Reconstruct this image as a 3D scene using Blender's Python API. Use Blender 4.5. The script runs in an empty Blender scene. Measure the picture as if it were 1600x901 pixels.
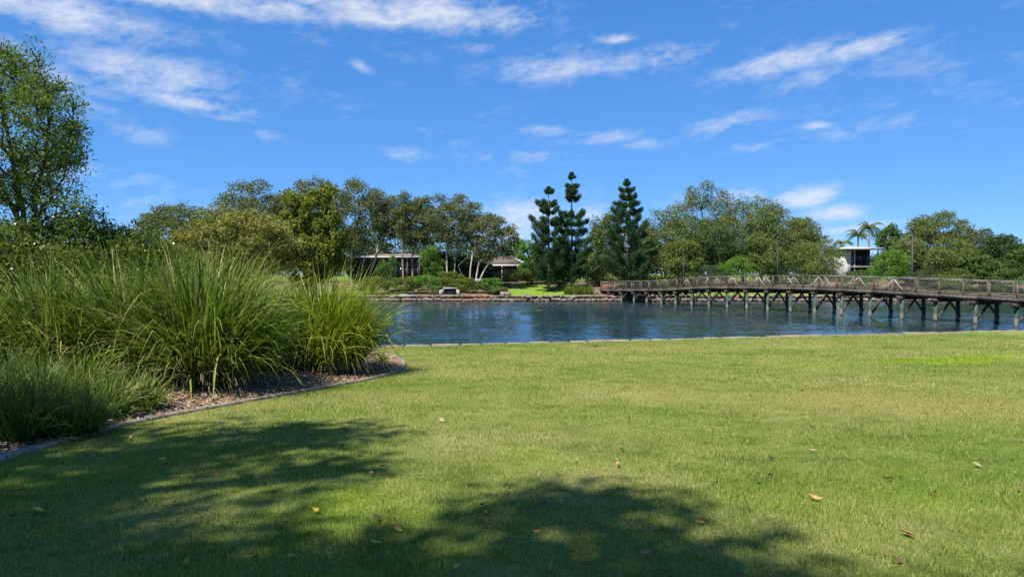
import bpy, math, random
import numpy as np
from mathutils import Vector, Matrix
from mathutils.geometry import delaunay_2d_cdt

# ------------------------------------------------------------------ camera, sky, sun, exposure
SC = bpy.context.scene
COL = SC.collection
F = 1110.0                      # focal length in photograph pixels (1600 wide)
EYE = 1.6
HOR = 428.0                     # horizon row in the photograph
cam_d = bpy.data.cameras.new('camera')
cam_d.sensor_width = 36.0
cam_d.lens = 36.0 * F / 1600.0
cam_d.clip_start = 0.1
cam_d.clip_end = 6000
cam = bpy.data.objects.new('camera', cam_d)
COL.objects.link(cam)
cam.location = (0, 0, EYE)
cam.rotation_euler = (math.radians(90) - math.atan((450.5 - HOR) / F), 0, 0)
SC.camera = cam

SUN_EL = math.radians(56)
TO_SUN_H = Vector((-0.60, -0.80, 0)).normalized()
TO_SUN = (TO_SUN_H * math.cos(SUN_EL) + Vector((0, 0, math.sin(SUN_EL)))).normalized()
sun_d = bpy.data.lights.new('sun', 'SUN')
sun_d.energy = 5.0
sun_d.angle = math.radians(0.53)
sun_d.color = (1.0, 0.955, 0.88)
sun = bpy.data.objects.new('sun', sun_d)
sun.rotation_euler = (-TO_SUN).to_track_quat('-Z', 'Y').to_euler()
sun.location = (-30, -40, 60)
COL.objects.link(sun)

SC.view_settings.view_transform = 'Standard'
SC.view_settings.look = 'None'
SC.view_settings.exposure = 0.86
SC.view_settings.gamma = 1.0
SC.view_settings.use_curve_mapping = False
SC.cycles.max_bounces = 8
SC.cycles.diffuse_bounces = 3
SC.cycles.glossy_bounces = 3
SC.cycles.transmission_bounces = 4
SC.cycles.transparent_max_bounces = 6
SC.cycles.use_adaptive_sampling = True
SC.cycles.use_denoising = False
SC.cycles.adaptive_threshold = 0.004
SC.cycles.sample_clamp_indirect = 4.0

world = bpy.data.worlds.new('World')
SC.world = world
world.use_nodes = True


def build_world():
    nt = world.node_tree
    N, L = nt.nodes, nt.links
    N.clear()
    out = N.new('ShaderNodeOutputWorld')
    bg = N.new('ShaderNodeBackground')
    bg.inputs['Strength'].default_value = 0.10
    L.new(bg.outputs[0], out.inputs['Surface'])
    sky = N.new('ShaderNodeTexSky')
    sky.sky_type = 'NISHITA'
    sky.sun_disc = False
    sky.sun_elevation = SUN_EL
    sky.sun_rotation = math.atan2(TO_SUN.x, TO_SUN.y)
    sky.altitude = 0
    sky.air_density = 0.6
    sky.dust_density = 0.0
    sky.ozone_density = 3.0
    def m(op, a, b=None, c=None, clamp=False):
        n = N.new('ShaderNodeMath')
        n.operation = op
        n.use_clamp = clamp
        for k, v in enumerate((a, b, c)):
            if v is None:
                continue
            if isinstance(v, (int, float)):
                n.inputs[k].default_value = v
            else:
                L.new(v, n.inputs[k])
        return n.outputs[0]
    # one tone response for the whole sky, as the phone's film curve gives it
    sc = N.new('ShaderNodeSeparateColor')
    L.new(sky.outputs[0], sc.inputs[0])
    cc = N.new('ShaderNodeCombineColor')
    for k_, (pw, gain) in enumerate(((.80, .47), (.575, 1.17), (.45, 2.42))):
        L.new(m('MULTIPLY', m('POWER', sc.outputs[k_], pw), gain), cc.inputs[k_])
    tc = N.new('ShaderNodeTexCoord')
    nrm = N.new('ShaderNodeVectorMath')
    nrm.operation = 'NORMALIZE'
    L.new(tc.outputs['Generated'], nrm.inputs[0])
    sep = N.new('ShaderNodeSeparateXYZ')
    L.new(nrm.outputs[0], sep.inputs[0])
    X, Y, Z = sep.outputs
    az = m('ARCTAN2', X, Y)
    el = m('ARCSINE', Z)
    zz = m('ADD', m('MAXIMUM', Z, 0.0), 0.10)
    cx = m('DIVIDE', X, zz)
    cy = m('DIVIDE', Y, zz)
    comb = N.new('ShaderNodeCombineXYZ')
    L.new(cx, comb.inputs[0])
    L.new(cy, comb.inputs[1])

    def noise(vec, scale, detail, rough, dist=0.0):
        n = N.new('ShaderNodeTexNoise')
        n.inputs['Scale'].default_value = scale
        n.inputs['Detail'].default_value = detail
        n.inputs['Roughness'].default_value = rough
        n.inputs['Distortion'].default_value = dist
        L.new(vec, n.inputs['Vector'])
        return n.outputs[0]
    n1 = noise(comb.outputs[0], 2.6, 9, 0.62, 0.35)
    ang = N.new('ShaderNodeCombineXYZ')
    # streaks along gently rising lines, as wind-drawn cloud
    L.new(m('MULTIPLY', az, 7.5), ang.inputs[0])
    L.new(m('MULTIPLY', m('SUBTRACT', el, m('MULTIPLY', az, 0.10)), 17.0), ang.inputs[1])
    n2 = noise(ang.outputs[0], 1.9, 10, 0.66, 0.35)
    n3 = noise(ang.outputs[0], 7.0, 6, 0.62, 0.2)
    nz = m('ADD', m('ADD', m('MULTIPLY', n1, 0.25), m('MULTIPLY', n2, 0.50)), m('MULTIPLY', n3, 0.25))
    # cloud banks (azimuth, elevation, half width, half height, amount, tilt)
    banks = []
    for px, py, wx, wy, a, t in [
        (60, 12, 130, 26, .62, -.1), (150, 38, 70, 16, .36, -.3), (330, 6, 200, 16, .60, 0), (560, 16, 120, 22, .55, -.12), (690, 26, 140, 22, .66, -.03),
        (230, 118, 105, 30, .50, -.1), (290, 160, 100, 13, .44, -.12), (110, 130, 70, 36, .36, -.3), (220, 212, 38, 14, .32, .05), (30, 75, 60, 12, .3, -.2),
        (360, 185, 45, 6, .34, 0), (870, 110, 100, 18, .46, .05), (1020, 95, 95, 16, .42, .1), (850, 122, 60, 14, .26, -.2), (900, 80, 60, 12, .24, 0), (565, 106, 18, 9, .40, -.3),
        (960, 64, 32, 7, .52, 0), (1215, 100, 80, 16, .54, .17), (1340, 80, 66, 13, .54, .14), (1290, 118, 100, 16, .30, .15), (1440, 108, 130, 14, .26, .08),
        (850, 206, 40, 9, .36, 0), (945, 215, 60, 12, .36, .06), (810, 246, 80, 10, .34, 0), (1010, 226, 40, 8, .34, 0), (640, 243, 36, 12, .32, -.05), (750, 78, 34, 8, .34, 0),
        (1130, 195, 70, 15, .34, .15), (1190, 225, 60, 12, .28, .2), (1275, 198, 26, 6, .42, 0), (1340, 205, 90, 14, .30, .12), (480, 62, 40, 10, .26, -.1), (630, 92, 40, 10, .22, 0),
        (1255, 308, 42, 13, .70, .08), (1305, 332, 36, 11, .60, 0), (815, 340, 62, 26, .58, .05), (800, 365, 70, 20, .46, 0), (925, 335, 30, 16, .44, 0), (1325, 358, 60, 6, .5, .12), (1150, 305, 40, 10, .5, 0),
        (420, 212, 26, 9, .30, -.2), (1580, 90, 60, 14, .2, .05),
    ]:
        banks.append((math.atan((px - 800) / F), math.atan((HOR - py) / F * math.cos(math.atan((px - 800) / F))), 1.08 * wx / F, 1.08 * wy / F, a, t))
    total = None
    for a0, e0, wa, we, amt, tilt in banks:
        da = m('SUBTRACT', az, a0)
        de = m('SUBTRACT', m('SUBTRACT', el, e0), m('MULTIPLY', da, tilt))
        q = m('ADD', m('POWER', m('ABSOLUTE', m('DIVIDE', da, wa)), 2.0), m('POWER', m('ABSOLUTE', m('DIVIDE', de, we)), 2.0))
        g = m('MULTIPLY', m('EXPONENT', m('MULTIPLY', q, -0.8)), amt)
        total = g if total is None else m('MAXIMUM', total, g)
    # the same kind of scattered bank everywhere else round the sky
    out_view = m('GREATER_THAN', m('ABSOLUTE', az), 0.72)
    wide = noise(comb.outputs[0], 0.9, 4, 0.5)
    gen = m('MULTIPLY', m('MULTIPLY', m('SUBTRACT', wide, 0.5, clamp=True), 2.6), out_view)
    total = m('MAXIMUM', total, gen)
    veil = m('MULTIPLY', m('MULTIPLY', m('SUBTRACT', noise(ang.outputs[0], .55, 5, .6, .4), 0.46, clamp=True), 1.6), m('SUBTRACT', 1.0, m('MULTIPLY', el, 1.2)))
    total = m('MAXIMUM', total, veil)
    dens = m('SUBTRACT', m('ADD', total, m('MULTIPLY', m('SUBTRACT', nz, 0.5), 2.6)), 0.10)
    dens = m('MULTIPLY', m('MULTIPLY', dens, 1.6, clamp=True), m('MULTIPLY', total, 2.4, clamp=True), clamp=True)
    fac = m('MULTIPLY', dens, 0.80)
    fac = m('MULTIPLY', fac, m('GREATER_THAN', Z, 0.0))
    mix = N.new('ShaderNodeMix')
    mix.data_type = 'RGBA'
    L.new(fac, mix.inputs['Factor'])
    L.new(cc.outputs[0], mix.inputs[6])
    mix.inputs[7].default_value = (4.5, 4.8, 5.3, 1)
    L.new(mix.outputs[2], bg.inputs['Color'])
    world.cycles.sampling_method = 'MANUAL'
    world.cycles.sample_map_resolution = 512


build_world()

# ------------------------------------------------------------------ helpers
RNG = np.random.default_rng(7)


def ray(px, py, d):
    """The point of the place that the photograph shows at (px, py), d metres ahead."""
    return Vector(((px - 800.0) / F * d, d, EYE - (py - HOR) / F * d))


def tag(o, label=None, category=None, group=None, kind=None):
    if label:
        o['label'] = label
    if category:
        o['category'] = category
    if group:
        o['group'] = group
    if kind:
        o['kind'] = kind
    return o


def mesh_np(name, verts, faces, mat=None, smooth=False):
    """verts (n,3); faces: list of (k,m) integer arrays with m = 3 or 4."""
    me = bpy.data.meshes.new(name)
    verts = np.asarray(verts, dtype=np.float32).reshape(-1, 3)
    if isinstance(faces, np.ndarray):
        faces = [faces]
    faces = [np.asarray(f, dtype=np.int32) for f in faces if len(f)]
    loops = np.concatenate([f.ravel() for f in faces])
    totals = np.concatenate([np.full(len(f), f.shape[1], dtype=np.int32) for f in faces])
    starts = np.concatenate([[0], np.cumsum(totals)[:-1]]).astype(np.int32)
    me.vertices.add(len(verts))
    me.vertices.foreach_set('co', verts.ravel())
    me.loops.add(len(loops))
    me.loops.foreach_set('vertex_index', loops)
    me.polygons.add(len(totals))
    me.polygons.foreach_set('loop_start', starts)
    me.polygons.foreach_set('loop_total', totals)
    if smooth:
        me.polygons.foreach_set('use_smooth', np.ones(len(totals), dtype=bool))
    me.update(calc_edges=True)
    if mat:
        me.materials.append(mat)
    return me


def obj(name, me, parent=None, loc=None):
    o = bpy.data.objects.new(name, me)
    COL.objects.link(o)
    if parent is not None:
        o.parent = parent
    if loc is not None:
        o.location = loc
    return o


def empty(name, loc, label, category, group=None, rz=0.0):
    o = bpy.data.objects.new(name, None)
    o.empty_display_size = 0.3
    COL.objects.link(o)
    o.location = loc
    o.rotation_euler = (0, 0, rz)
    tag(o, label, category, group)
    return o


class MB:
    """Collects plain shapes into one mesh."""

    def __init__(self):
        self.v = []
        self.q = []
        self.t = []

    def add(self, v, q=(), t=()):
        b = len(self.v)
        self.v.extend([tuple(p) for p in v])
        self.q.extend([tuple(i + b for i in f) for f in q])
        self.t.extend([tuple(i + b for i in f) for f in t])

    def box(self, c, s, rot=None, taper=1.0):
        x, y, z = s[0] / 2, s[1] / 2, s[2] / 2
        pts = [Vector(p) for p in ((-x, -y, -z), (x, -y, -z), (x, y, -z), (-x, y, -z), (-x * taper, -y * taper, z), (x * taper, -y * taper, z), (x * taper, y * taper, z), (-x * taper, y * taper, z))]
        if rot is not None:
            pts = [rot @ p for p in pts]
        c = Vector(c)
        self.add([p + c for p in pts], q=[(3, 2, 1, 0), (4, 5, 6, 7), (0, 1, 5, 4), (1, 2, 6, 5), (2, 3, 7, 6), (3, 0, 4, 7)])

    def beam(self, a, b, w, h):
        a, b = Vector(a), Vector(b)
        d = b - a
        z = d.normalized()
        up = Vector((0, 0, 1)) if abs(z.z) < 0.95 else Vector((0, 1, 0))
        x = z.cross(up).normalized()
        y = x.cross(z).normalized()
        rot = Matrix((x, z, y)).transposed()
        self.box((a + b) / 2, (w, d.length, h), rot)

    def tube(self, pts, radii, sides=6, cap=True):
        pts = [Vector(p) for p in pts]
        n = len(pts)
        rings = []
        prev = None
        for i, p in enumerate(pts):
            d = (pts[min(i + 1, n - 1)] - pts[max(i - 1, 0)])
            if d.length < 1e-6:
                d = Vector((0, 0, 1))
            d.normalize()
            if prev is None:
                ref = Vector((1, 0, 0)) if abs(d.x) < 0.9 else Vector((0, 1, 0))
                x = (ref - d * ref.dot(d)).normalized()
            else:
                x = (prev - d * prev.dot(d))
                x = x.normalized() if x.length > 1e-5 else Vector((1, 0, 0))
            prev = x
            y = d.cross(x)
            r = radii[i] if hasattr(radii, '__len__') else radii
            rings.append([p + (x * math.cos(2 * math.pi * k / sides) + y * math.sin(2 * math.pi * k / sides)) * r for k in range(sides)])
        v = [p for r in rings for p in r]
        q = []
        for i in range(n - 1):
            for k in range(sides):
                k2 = (k + 1) % sides
                q.append((i * sides + k, i * sides + k2, (i + 1) * sides + k2, (i + 1) * sides + k))
        t = []
        if cap:
            for s, i in ((0, 0), (1, n - 1)):
                v.append(pts[i])
                c = len(v) - 1
                for k in range(sides):
                    k2 = (k + 1) % sides
                    t.append((i * sides + k2, i * sides + k, c) if s == 0 else (i * sides + k, i * sides + k2, c))
        self.add(v, q, t)

    def mesh(self, name, mat, smooth=False):
        fs = []
        if self.q:
            fs.append(np.array(self.q))
        if self.t:
            fs.append(np.array(self.t))
        return mesh_np(name, self.v, fs, mat, smooth)

    def build(self, name, mat, parent=None, smooth=False, loc=None):
        return obj(name, self.mesh(name, mat, smooth), parent, loc)


# ------------------------------------------------------------------ materials
def new_mat(name):
    m = bpy.data.materials.new(name)
    m.use_nodes = True
    nt = m.node_tree
    nt.nodes.clear()
    out = nt.nodes.new('ShaderNodeOutputMaterial')
    return m, nt, out


def ramp(nt, fac, cols, pos=None):
    r = nt.nodes.new('ShaderNodeValToRGB')
    e = r.color_ramp.elements
    n = len(cols)
    pos = pos or [i / (n - 1) for i in range(n)]
    while len(e) < n:
        e.new(0.5)
    for k in range(n):
        e[k].position = pos[k]
        e[k].color = (*cols[k], 1)
    nt.links.new(fac, r.inputs[0])
    return r.outputs[0]


def tex_noise(nt, scale, detail=5, rough=0.55, vec=None, dist=0.0):
    n = nt.nodes.new('ShaderNodeTexNoise')
    n.inputs['Scale'].default_value = scale
    n.inputs['Detail'].default_value = detail
    n.inputs['Roughness'].default_value = rough
    n.inputs['Distortion'].default_value = dist
    if vec is not None:
        nt.links.new(vec, n.inputs['Vector'])
    return n.outputs[0]


def mixc(nt, fac, a, b, blend='MIX'):
    n = nt.nodes.new('ShaderNodeMix')
    n.data_type = 'RGBA'
    n.blend_type = blend
    for s, v in ((n.inputs['Factor'], fac), (n.inputs[6], a), (n.inputs[7], b)):
        if isinstance(v, (int, float)):
            s.default_value = v
        elif isinstance(v, tuple):
            s.default_value = (*v, 1)
        else:
            nt.links.new(v, s)
    return n.outputs[2]


def vec_scaled(nt, scale, kind='Object'):
    tc = nt.nodes.new('ShaderNodeTexCoord')
    mp = nt.nodes.new('ShaderNodeMapping')
    mp.inputs['Scale'].default_value = scale
    nt.links.new(tc.outputs[kind], mp.inputs[0])
    return mp.outputs[0]


def bump(nt, h, strength, dist=0.02):
    b = nt.nodes.new('ShaderNodeBump')
    b.inputs['Strength'].default_value = strength
    b.inputs['Distance'].default_value = dist
    nt.links.new(h, b.inputs['Height'])
    return b.outputs[0]


def bsdf(nt, out, color, rough=0.7, spec=0.3, normal=None, metallic=0.0):
    p = nt.nodes.new('ShaderNodeBsdfPrincipled')
    if isinstance(color, tuple):
        p.inputs['Base Color'].default_value = (*color, 1)
    else:
        nt.links.new(color, p.inputs['Base Color'])
    p.inputs['Roughness'].default_value = rough
    p.inputs['Specular IOR Level'].default_value = spec
    p.inputs['Metallic'].default_value = metallic
    if normal is not None:
        nt.links.new(normal, p.inputs['Normal'])
    if out is not None:
        nt.links.new(p.outputs[0], out.inputs['Surface'])
    return p


def leaf_mat(name, cols, trans=0.32, rough=0.6, spec=0.14, hue_noise=0.35, nscale=0.5, alt=None, pos=None, turf=False):
    m, nt, out = new_mat(name)
    g = nt.nodes.new('ShaderNodeNewGeometry')
    c = ramp(nt, g.outputs['Random Per Island'], cols, pos)
    tc = nt.nodes.new('ShaderNodeTexCoord')
    n = tex_noise(nt, nscale, 3, 0.5, tc.outputs['Object'])
    f = nt.nodes.new('ShaderNodeMapRange')
    f.inputs[1].default_value = 0.42
    f.inputs[2].default_value = 0.68
    f.inputs[3].default_value = 0.0
    f.inputs[4].default_value = hue_noise
    nt.links.new(n, f.inputs[0])
    c = mixc(nt, f.outputs[0], c, alt or tuple(0.7 * a + 0.3 * b for a, b in zip(cols[-1], (0.2, 0.18, 0.06))))
    if turf:
        c = mixc(nt, .62, c, lush_lit_mix(nt, c))
    p = bsdf(nt, None, c, rough, spec)
    t = nt.nodes.new('ShaderNodeBsdfTranslucent')
    tcx = mixc(nt, 1.0, c, (1.25, 1.3, 0.55), 'MULTIPLY')
    nt.links.new(tcx, t.inputs['Color'])
    mx = nt.nodes.new('ShaderNodeMixShader')
    mx.inputs[0].default_value = trans
    nt.links.new(p.outputs[0], mx.inputs[1])
    nt.links.new(t.outputs[0], mx.inputs[2])
    nt.links.new(mx.outputs[0], out.inputs['Surface'])
    return m


def lush_lit_mix(nt, col):
    """lime where the turf is lush, straw where it is dry; lime also paints the sun patches"""
    at_ = nt.nodes.new('ShaderNodeAttribute')
    at_.attribute_name = 'lush_lit'
    for a0, a1, c_, mx_ in ((.12, .75, (.225, .315, .018), .85), (-.12, -.75, (.285, .265, .085), .7)):
        r_ = nt.nodes.new('ShaderNodeMapRange')
        r_.inputs[1].default_value = a0
        r_.inputs[2].default_value = a1
        r_.inputs[3].default_value = 0
        r_.inputs[4].default_value = mx_
        nt.links.new(at_.outputs['Fac'], r_.inputs[0])
        col = mixc(nt, r_.outputs[0], col, c_)
    return col


def rough_mat(name, cols, scale=(3, 3, 3), nscale=2.0, rough=0.8, spec=0.2, bstr=0.3, bdist=0.02, pos=None, detail=6):
    m, nt, out = new_mat(name)
    v = vec_scaled(nt, scale)
    n = tex_noise(nt, nscale, detail, 0.6, v)
    c = ramp(nt, n, cols, pos or [0.3 + 0.4 * i / (len(cols) - 1) for i in range(len(cols))])
    info = nt.nodes.new('ShaderNodeObjectInfo')
    mr = nt.nodes.new('ShaderNodeMapRange')
    mr.inputs[3].default_value = 0.78
    mr.inputs[4].default_value = 1.18
    nt.links.new(info.outputs['Random'], mr.inputs[0])
    cc = nt.nodes.new('ShaderNodeCombineColor')
    for k in range(3):
        nt.links.new(mr.outputs[0], cc.inputs[k])
    c = mixc(nt, 1.0, c, cc.outputs[0], 'MULTIPLY')
    bsdf(nt, out, c, rough, spec, bump(nt, n, bstr, bdist))
    return m


M = {}
M['paperbark_leaf'] = leaf_mat('paperbark_leaf', [(.064, .088, .032), (.114, .140, .052), (.185, .205, .090)], 0.38, alt=(.165, .172, .070))
M['olive_leaf'] = leaf_mat('olive_leaf', [(.070, .106, .024), (.124, .166, .040), (.205, .232, .072)], 0.36, alt=(.175, .19, .058))
M['green_leaf'] = leaf_mat('green_leaf', [(.036, .074, .017), (.070, .132, .029), (.125, .200, .050)], 0.35)
M['bright_leaf'] = leaf_mat('bright_leaf', [(.056, .128, .014), (.100, .205, .025), (.160, .290, .046)], 0.38)
M['dark_leaf'] = leaf_mat('dark_leaf', [(.026, .050, .017), (.048, .084, .027), (.090, .132, .050)], 0.28, hue_noise=.2)
M['pine_leaf'] = leaf_mat('pine_leaf', [(.016, .040, .014), (.030, .066, .022), (.058, .112, .036)], 0.2, hue_noise=.3, alt=(.06, .13, .03))
M['yellow_leaf'] = leaf_mat('yellow_leaf', [(.085, .125, .022), (.160, .195, .030), (.290, .275, .042)], 0.42, hue_noise=.45, alt=(.12, .18, .03))
M['twig_leaf'] = leaf_mat('twig_leaf', [(.100, .130, .030), (.190, .210, .045), (.330, .310, .110)], 0.38, nscale=.8, alt=(.24, .23, .05))
M['near_leaf'] = leaf_mat('near_leaf', [(.045, .085, .015), (.095, .150, .026), (.175, .220, .044)], 0.38, nscale=1.0, alt=(.16, .30, .026), hue_noise=.5)
M['shrub_leaf'] = leaf_mat('shrub_leaf', [(.056, .092, .015), (.112, .160, .026), (.195, .235, .044)], 0.36, nscale=1.2)
M['palm_leaf'] = leaf_mat('palm_leaf', [(.060, .105, .030), (.110, .155, .044), (.185, .210, .072)], 0.34)
M['blade'] = leaf_mat('blade', [(.030, .066, .010), (.074, .132, .018), (.150, .210, .030), (.40, .34, .16)], 0.30, .5, .14, 0.5, 0.9, alt=(.15, .195, .022), pos=[0, .38, .72, 1])
M['blade_lime'] = leaf_mat('blade_lime', [(.075, .120, .010), (.155, .220, .017), (.245, .310, .028), (.42, .36, .14)], 0.34, .5, .14, 0.4, 0.9, alt=(.29, .31, .024), pos=[0, .42, .88, 1])
M['blade_blue'] = leaf_mat('blade_blue', [(.040, .076, .015), (.086, .136, .028), (.175, .220, .058)], 0.32, .55, .12, 0.3, 1.2, alt=(.14, .17, .045))
M['dead_blade'] = leaf_mat('dead_blade', [(.14, .10, .055), (.27, .20, .12), (.40, .32, .20)], 0.15, .8, .1, .2, 1.0, alt=(.2, .15, .09))
M['lawn_blade'] = leaf_mat('lawn_blade', [(.036, .080, .010), (.128, .198, .026), (.265, .325, .052), (.56, .50, .22)], 0.36, .5, .16, 0.45, 0.33, alt=(.235, .245, .070), pos=[0, .40, .80, 1], turf=True)
M['paper_bark'] = rough_mat('paper_bark', [(.20, .155, .115), (.36, .30, .235), (.50, .44, .36)], (2, 2, .7), 2.0, .9, .15, .5, .04)
M['dark_bark'] = rough_mat('dark_bark', [(.035, .028, .022), (.075, .060, .048), (.13, .11, .09)], (4, 4, 1), 2.0, .9, .15, .6, .03)
M['grey_bark'] = rough_mat('grey_bark', [(.09, .075, .06), (.16, .14, .12), (.24, .21, .18)], (4, 4, 1), 2.0, .9, .15, .6, .03)
M['weathered_timber'] = rough_mat('weathered_timber', [(.046, .038, .030), (.088, .074, .060), (.145, .126, .106)], (1.5, 1.5, 1.5), 3.0, .85, .2, .3, .01)
M['post_timber'] = rough_mat('post_timber', [(.056, .041, .029), (.098, .074, .054), (.155, .122, .094)], (3, 3, .8), 3.0, .85, .2, .3, .01)
M['pale_timber'] = rough_mat('pale_timber', [(.22, .19, .155), (.31, .28, .235), (.40, .37, .32)], (3, 3, .8), 3.0, .8, .2, .2, .01)
M['dark_timber'] = rough_mat('dark_timber', [(.03, .025, .02), (.06, .048, .038), (.10, .08, .065)], (2, 2, 2), 3.0, .9, .15, .3, .01)
M['galvanised'] = rough_mat('galvanised', [(.28, .29, .30), (.38, .39, .40), (.46, .47, .48)], (2, 2, 2), 3.0, .45, .4, .1, .005)
M['old_rail'] = rough_mat('old_rail', [(.12, .11, .10), (.18, .17, .155), (.25, .24, .22)], (2, 2, 2), 3.0, .7, .3, .1, .005)
M['wire'] = rough_mat('wire', [(.20, .19, .17), (.26, .25, .23), (.32, .31, .29)], (2, 2, 2), 3.0, .4, .5, .1, .005)
M['lamp_paint'] = rough_mat('lamp_paint', [(.014, .015, .017), (.022, .023, .025), (.032, .033, .036)], (2, 2, 2), 3.0, .5, .4, .1, .005)
M['lamp_lens'] = rough_mat('lamp_lens', [(.55, .55, .52), (.6, .6, .57), (.65, .65, .62)], (2, 2, 2), 3.0, .35, .5, .05, .005)
M['rock'] = rough_mat('rock', [(.055, .040, .030), (.15, .11, .085), (.27, .22, .18)], (1.2, 1.2, 1.2), 2.2, .95, .15, .8, .08)
M['red_rock'] = rough_mat('red_rock', [(.085, .048, .032), (.18, .105, .070), (.27, .18, .125)], (1.2, 1.2, 1.2), 2.2, .95, .15, .8, .08)
M['coping'] = rough_mat('coping', [(.12, .10, .075), (.20, .165, .125), (.28, .24, .19)], (3, 3, 3), 2.2, .9, .2, .5, .02)
M['concrete'] = rough_mat('concrete', [(.105, .082, .056), (.195, .158, .112), (.28, .235, .175)], (3, 3, 3), 3.5, .9, .2, .4, .01)
M['light_concrete'] = rough_mat('light_concrete', [(.19, .178, .155), (.27, .255, .225), (.34, .325, .29)], (1, 1, 1), 3.5, .9, .2, .3, .01)
M['white_paint'] = rough_mat('white_paint', [(.46, .46, .45), (.54, .54, .53), (.60, .60, .59)], (.6, .6, .6), 2.5, .6, .3, .05, .005)
M['roof_tile'] = rough_mat('roof_tile', [(.085, .066, .056), (.145, .118, .10), (.21, .18, .155)], (2, 2, 2), 3, .85, .2, .4, .02)
M['roof_metal'] = rough_mat('roof_metal', [(.38, .39, .40), (.46, .47, .48), (.54, .55, .56)], (1, 1, 1), 2, .4, .4, .05, .005)
M['brick_wall'] = rough_mat('brick_wall', [(.07, .05, .04), (.11, .08, .065), (.16, .12, .10)], (2, 2, 2), 4, .9, .2, .3, .01)
M['grey_wall'] = rough_mat('grey_wall', [(.08, .08, .082), (.11, .11, .112), (.14, .14, .143)], (1, 1, 1), 3, .8, .2, .1, .005)
M['sign_face'] = rough_mat('sign_face', [(.15, .18, .21), (.20, .23, .26), (.25, .28, .31)], (2, 2, 2), 3, .5, .3, .05, .005)
M['red_brown'] = rough_mat('red_brown', [(.20, .075, .045), (.27, .11, .07), (.33, .15, .10)], (3, 3, 3), 3, .8, .2, .2, .01)
M['petal'] = rough_mat('petal', [(.70, .62, .62), (.78, .72, .72), (.82, .78, .78)], (3, 3, 3), 3, .6, .2, .1, .005)
for nm, cl in (('yellow', [(.30, .17, .015), (.44, .27, .02), (.52, .34, .04)]), ('tan', [(.24, .115, .035), (.38, .20, .075), (.50, .30, .14)]),
               ('brown', [(.055, .030, .018), (.11, .062, .036), (.18, .11, .065)]), ('straw', [(.24, .17, .09), (.34, .25, .14), (.42, .32, .20)])):
    M['fallen_' + nm] = rough_mat('fallen_' + nm, cl, (30, 30, 30), 1.5, .7, .25, .3, .003)

# glass of the houses, also the dark drain panel
m, nt, out = new_mat('window_glass')
bsdf(nt, out, (.012, .014, .018), .06, .6)
M['window_glass'] = m

# piles: green paint above, scoured pale and barnacled near the tide line, wet black at the water
m, nt, out = new_mat('pile_paint')
g = nt.nodes.new('ShaderNodeNewGeometry')
sp = nt.nodes.new('ShaderNodeSeparateXYZ')
nt.links.new(g.outputs['Position'], sp.inputs[0])
n = tex_noise(nt, 2.6, 5, .6, g.outputs['Position'])
ad = nt.nodes.new('ShaderNodeMath')
ad.operation = 'MULTIPLY_ADD'
ad.inputs[1].default_value = 0.55
nt.links.new(n, ad.inputs[0])
nt.links.new(sp.outputs[2], ad.inputs[2])
mr = nt.nodes.new('ShaderNodeMapRange')
mr.inputs[1].default_value = -2.2
mr.inputs[2].default_value = 0.6
nt.links.new(ad.outputs[0], mr.inputs[0])
c = ramp(nt, mr.outputs[0], [(.012, .012, .010), (.035, .032, .025), (.22, .195, .15), (.21, .19, .15), (.055, .095, .064), (.045, .080, .055)], [.0, .17, .235, .33, .40, 1.0])
bsdf(nt, out, c, .75, .25, bump(nt, n, .3, .02))
M['pile_paint'] = m

# lawn soil and thatch under the blades
m, nt, out = new_mat('lawn_ground')
v = vec_scaled(nt, (1, 1, 1))
a = tex_noise(nt, .22, 4, .55, v)
b = tex_noise(nt, 1.6, 6, .65, v, .4)
c3 = tex_noise(nt, 38, 6, .7, v)
col = ramp(nt, b, [(.082, .130, .020), (.145, .195, .036), (.205, .230, .056)], [.35, .5, .68])
dry = ramp(nt, b, [(.165, .180, .044), (.250, .245, .080), (.320, .290, .120)], [.35, .5, .68])
fa = nt.nodes.new('ShaderNodeMapRange')
fa.inputs[1].default_value = .42
fa.inputs[2].default_value = .62
nt.links.new(a, fa.inputs[0])
col = mixc(nt, fa.outputs[0], col, dry)
col = lush_lit_mix(nt, col)
fine = ramp(nt, c3, [(.45, .5, .4), (1, 1, 1), (1.35, 1.3, 1.2)], [.3, .5, .72])
col = mixc(nt, 1.0, col, fine, 'MULTIPLY')
bsdf(nt, out, col, .95, .05, bump(nt, c3, 1.0, .03))
M['lawn_ground'] = m

# bark mulch
m, nt, out = new_mat('mulch')
v = vec_scaled(nt, (1, 1, 1))
a = tex_noise(nt, 16, 6, .7, v, .5)
col = ramp(nt, a, [(.05, .034, .023), (.16, .108, .072), (.30, .22, .155)], [.32, .5, .7])
bsdf(nt, out, col, .95, .1, bump(nt, a, 1.0, .04))
M['mulch'] = m
M['chip'] = leaf_mat('chip', [(.095, .055, .032), (.25, .160, .095), (.41, .290, .185), (.52, .41, .29)], 0.0, .9, .1, 0.2, 1.0, alt=(.12, .08, .055))

# far bank: grass, garden and dirt by an attribute painted on the mesh
m, nt, out = new_mat('bank_ground')
at = nt.nodes.new('ShaderNodeAttribute')
at.attribute_name = 'turf'
v = vec_scaled(nt, (1, 1, 1))
a = tex_noise(nt, .9, 6, .65, v)
turf = ramp(nt, a, [(.085, .160, .016), (.140, .225, .028), (.200, .260, .045)], [.35, .5, .66])
soil = ramp(nt, a, [(.06, .05, .025), (.13, .105, .06), (.24, .185, .12)], [.32, .5, .68])
col = mixc(nt, at.outputs['Fac'], soil, turf)
bsdf(nt, out, col, .95, .05, bump(nt, a, .6, .1))
M['bank_ground'] = m

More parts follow.
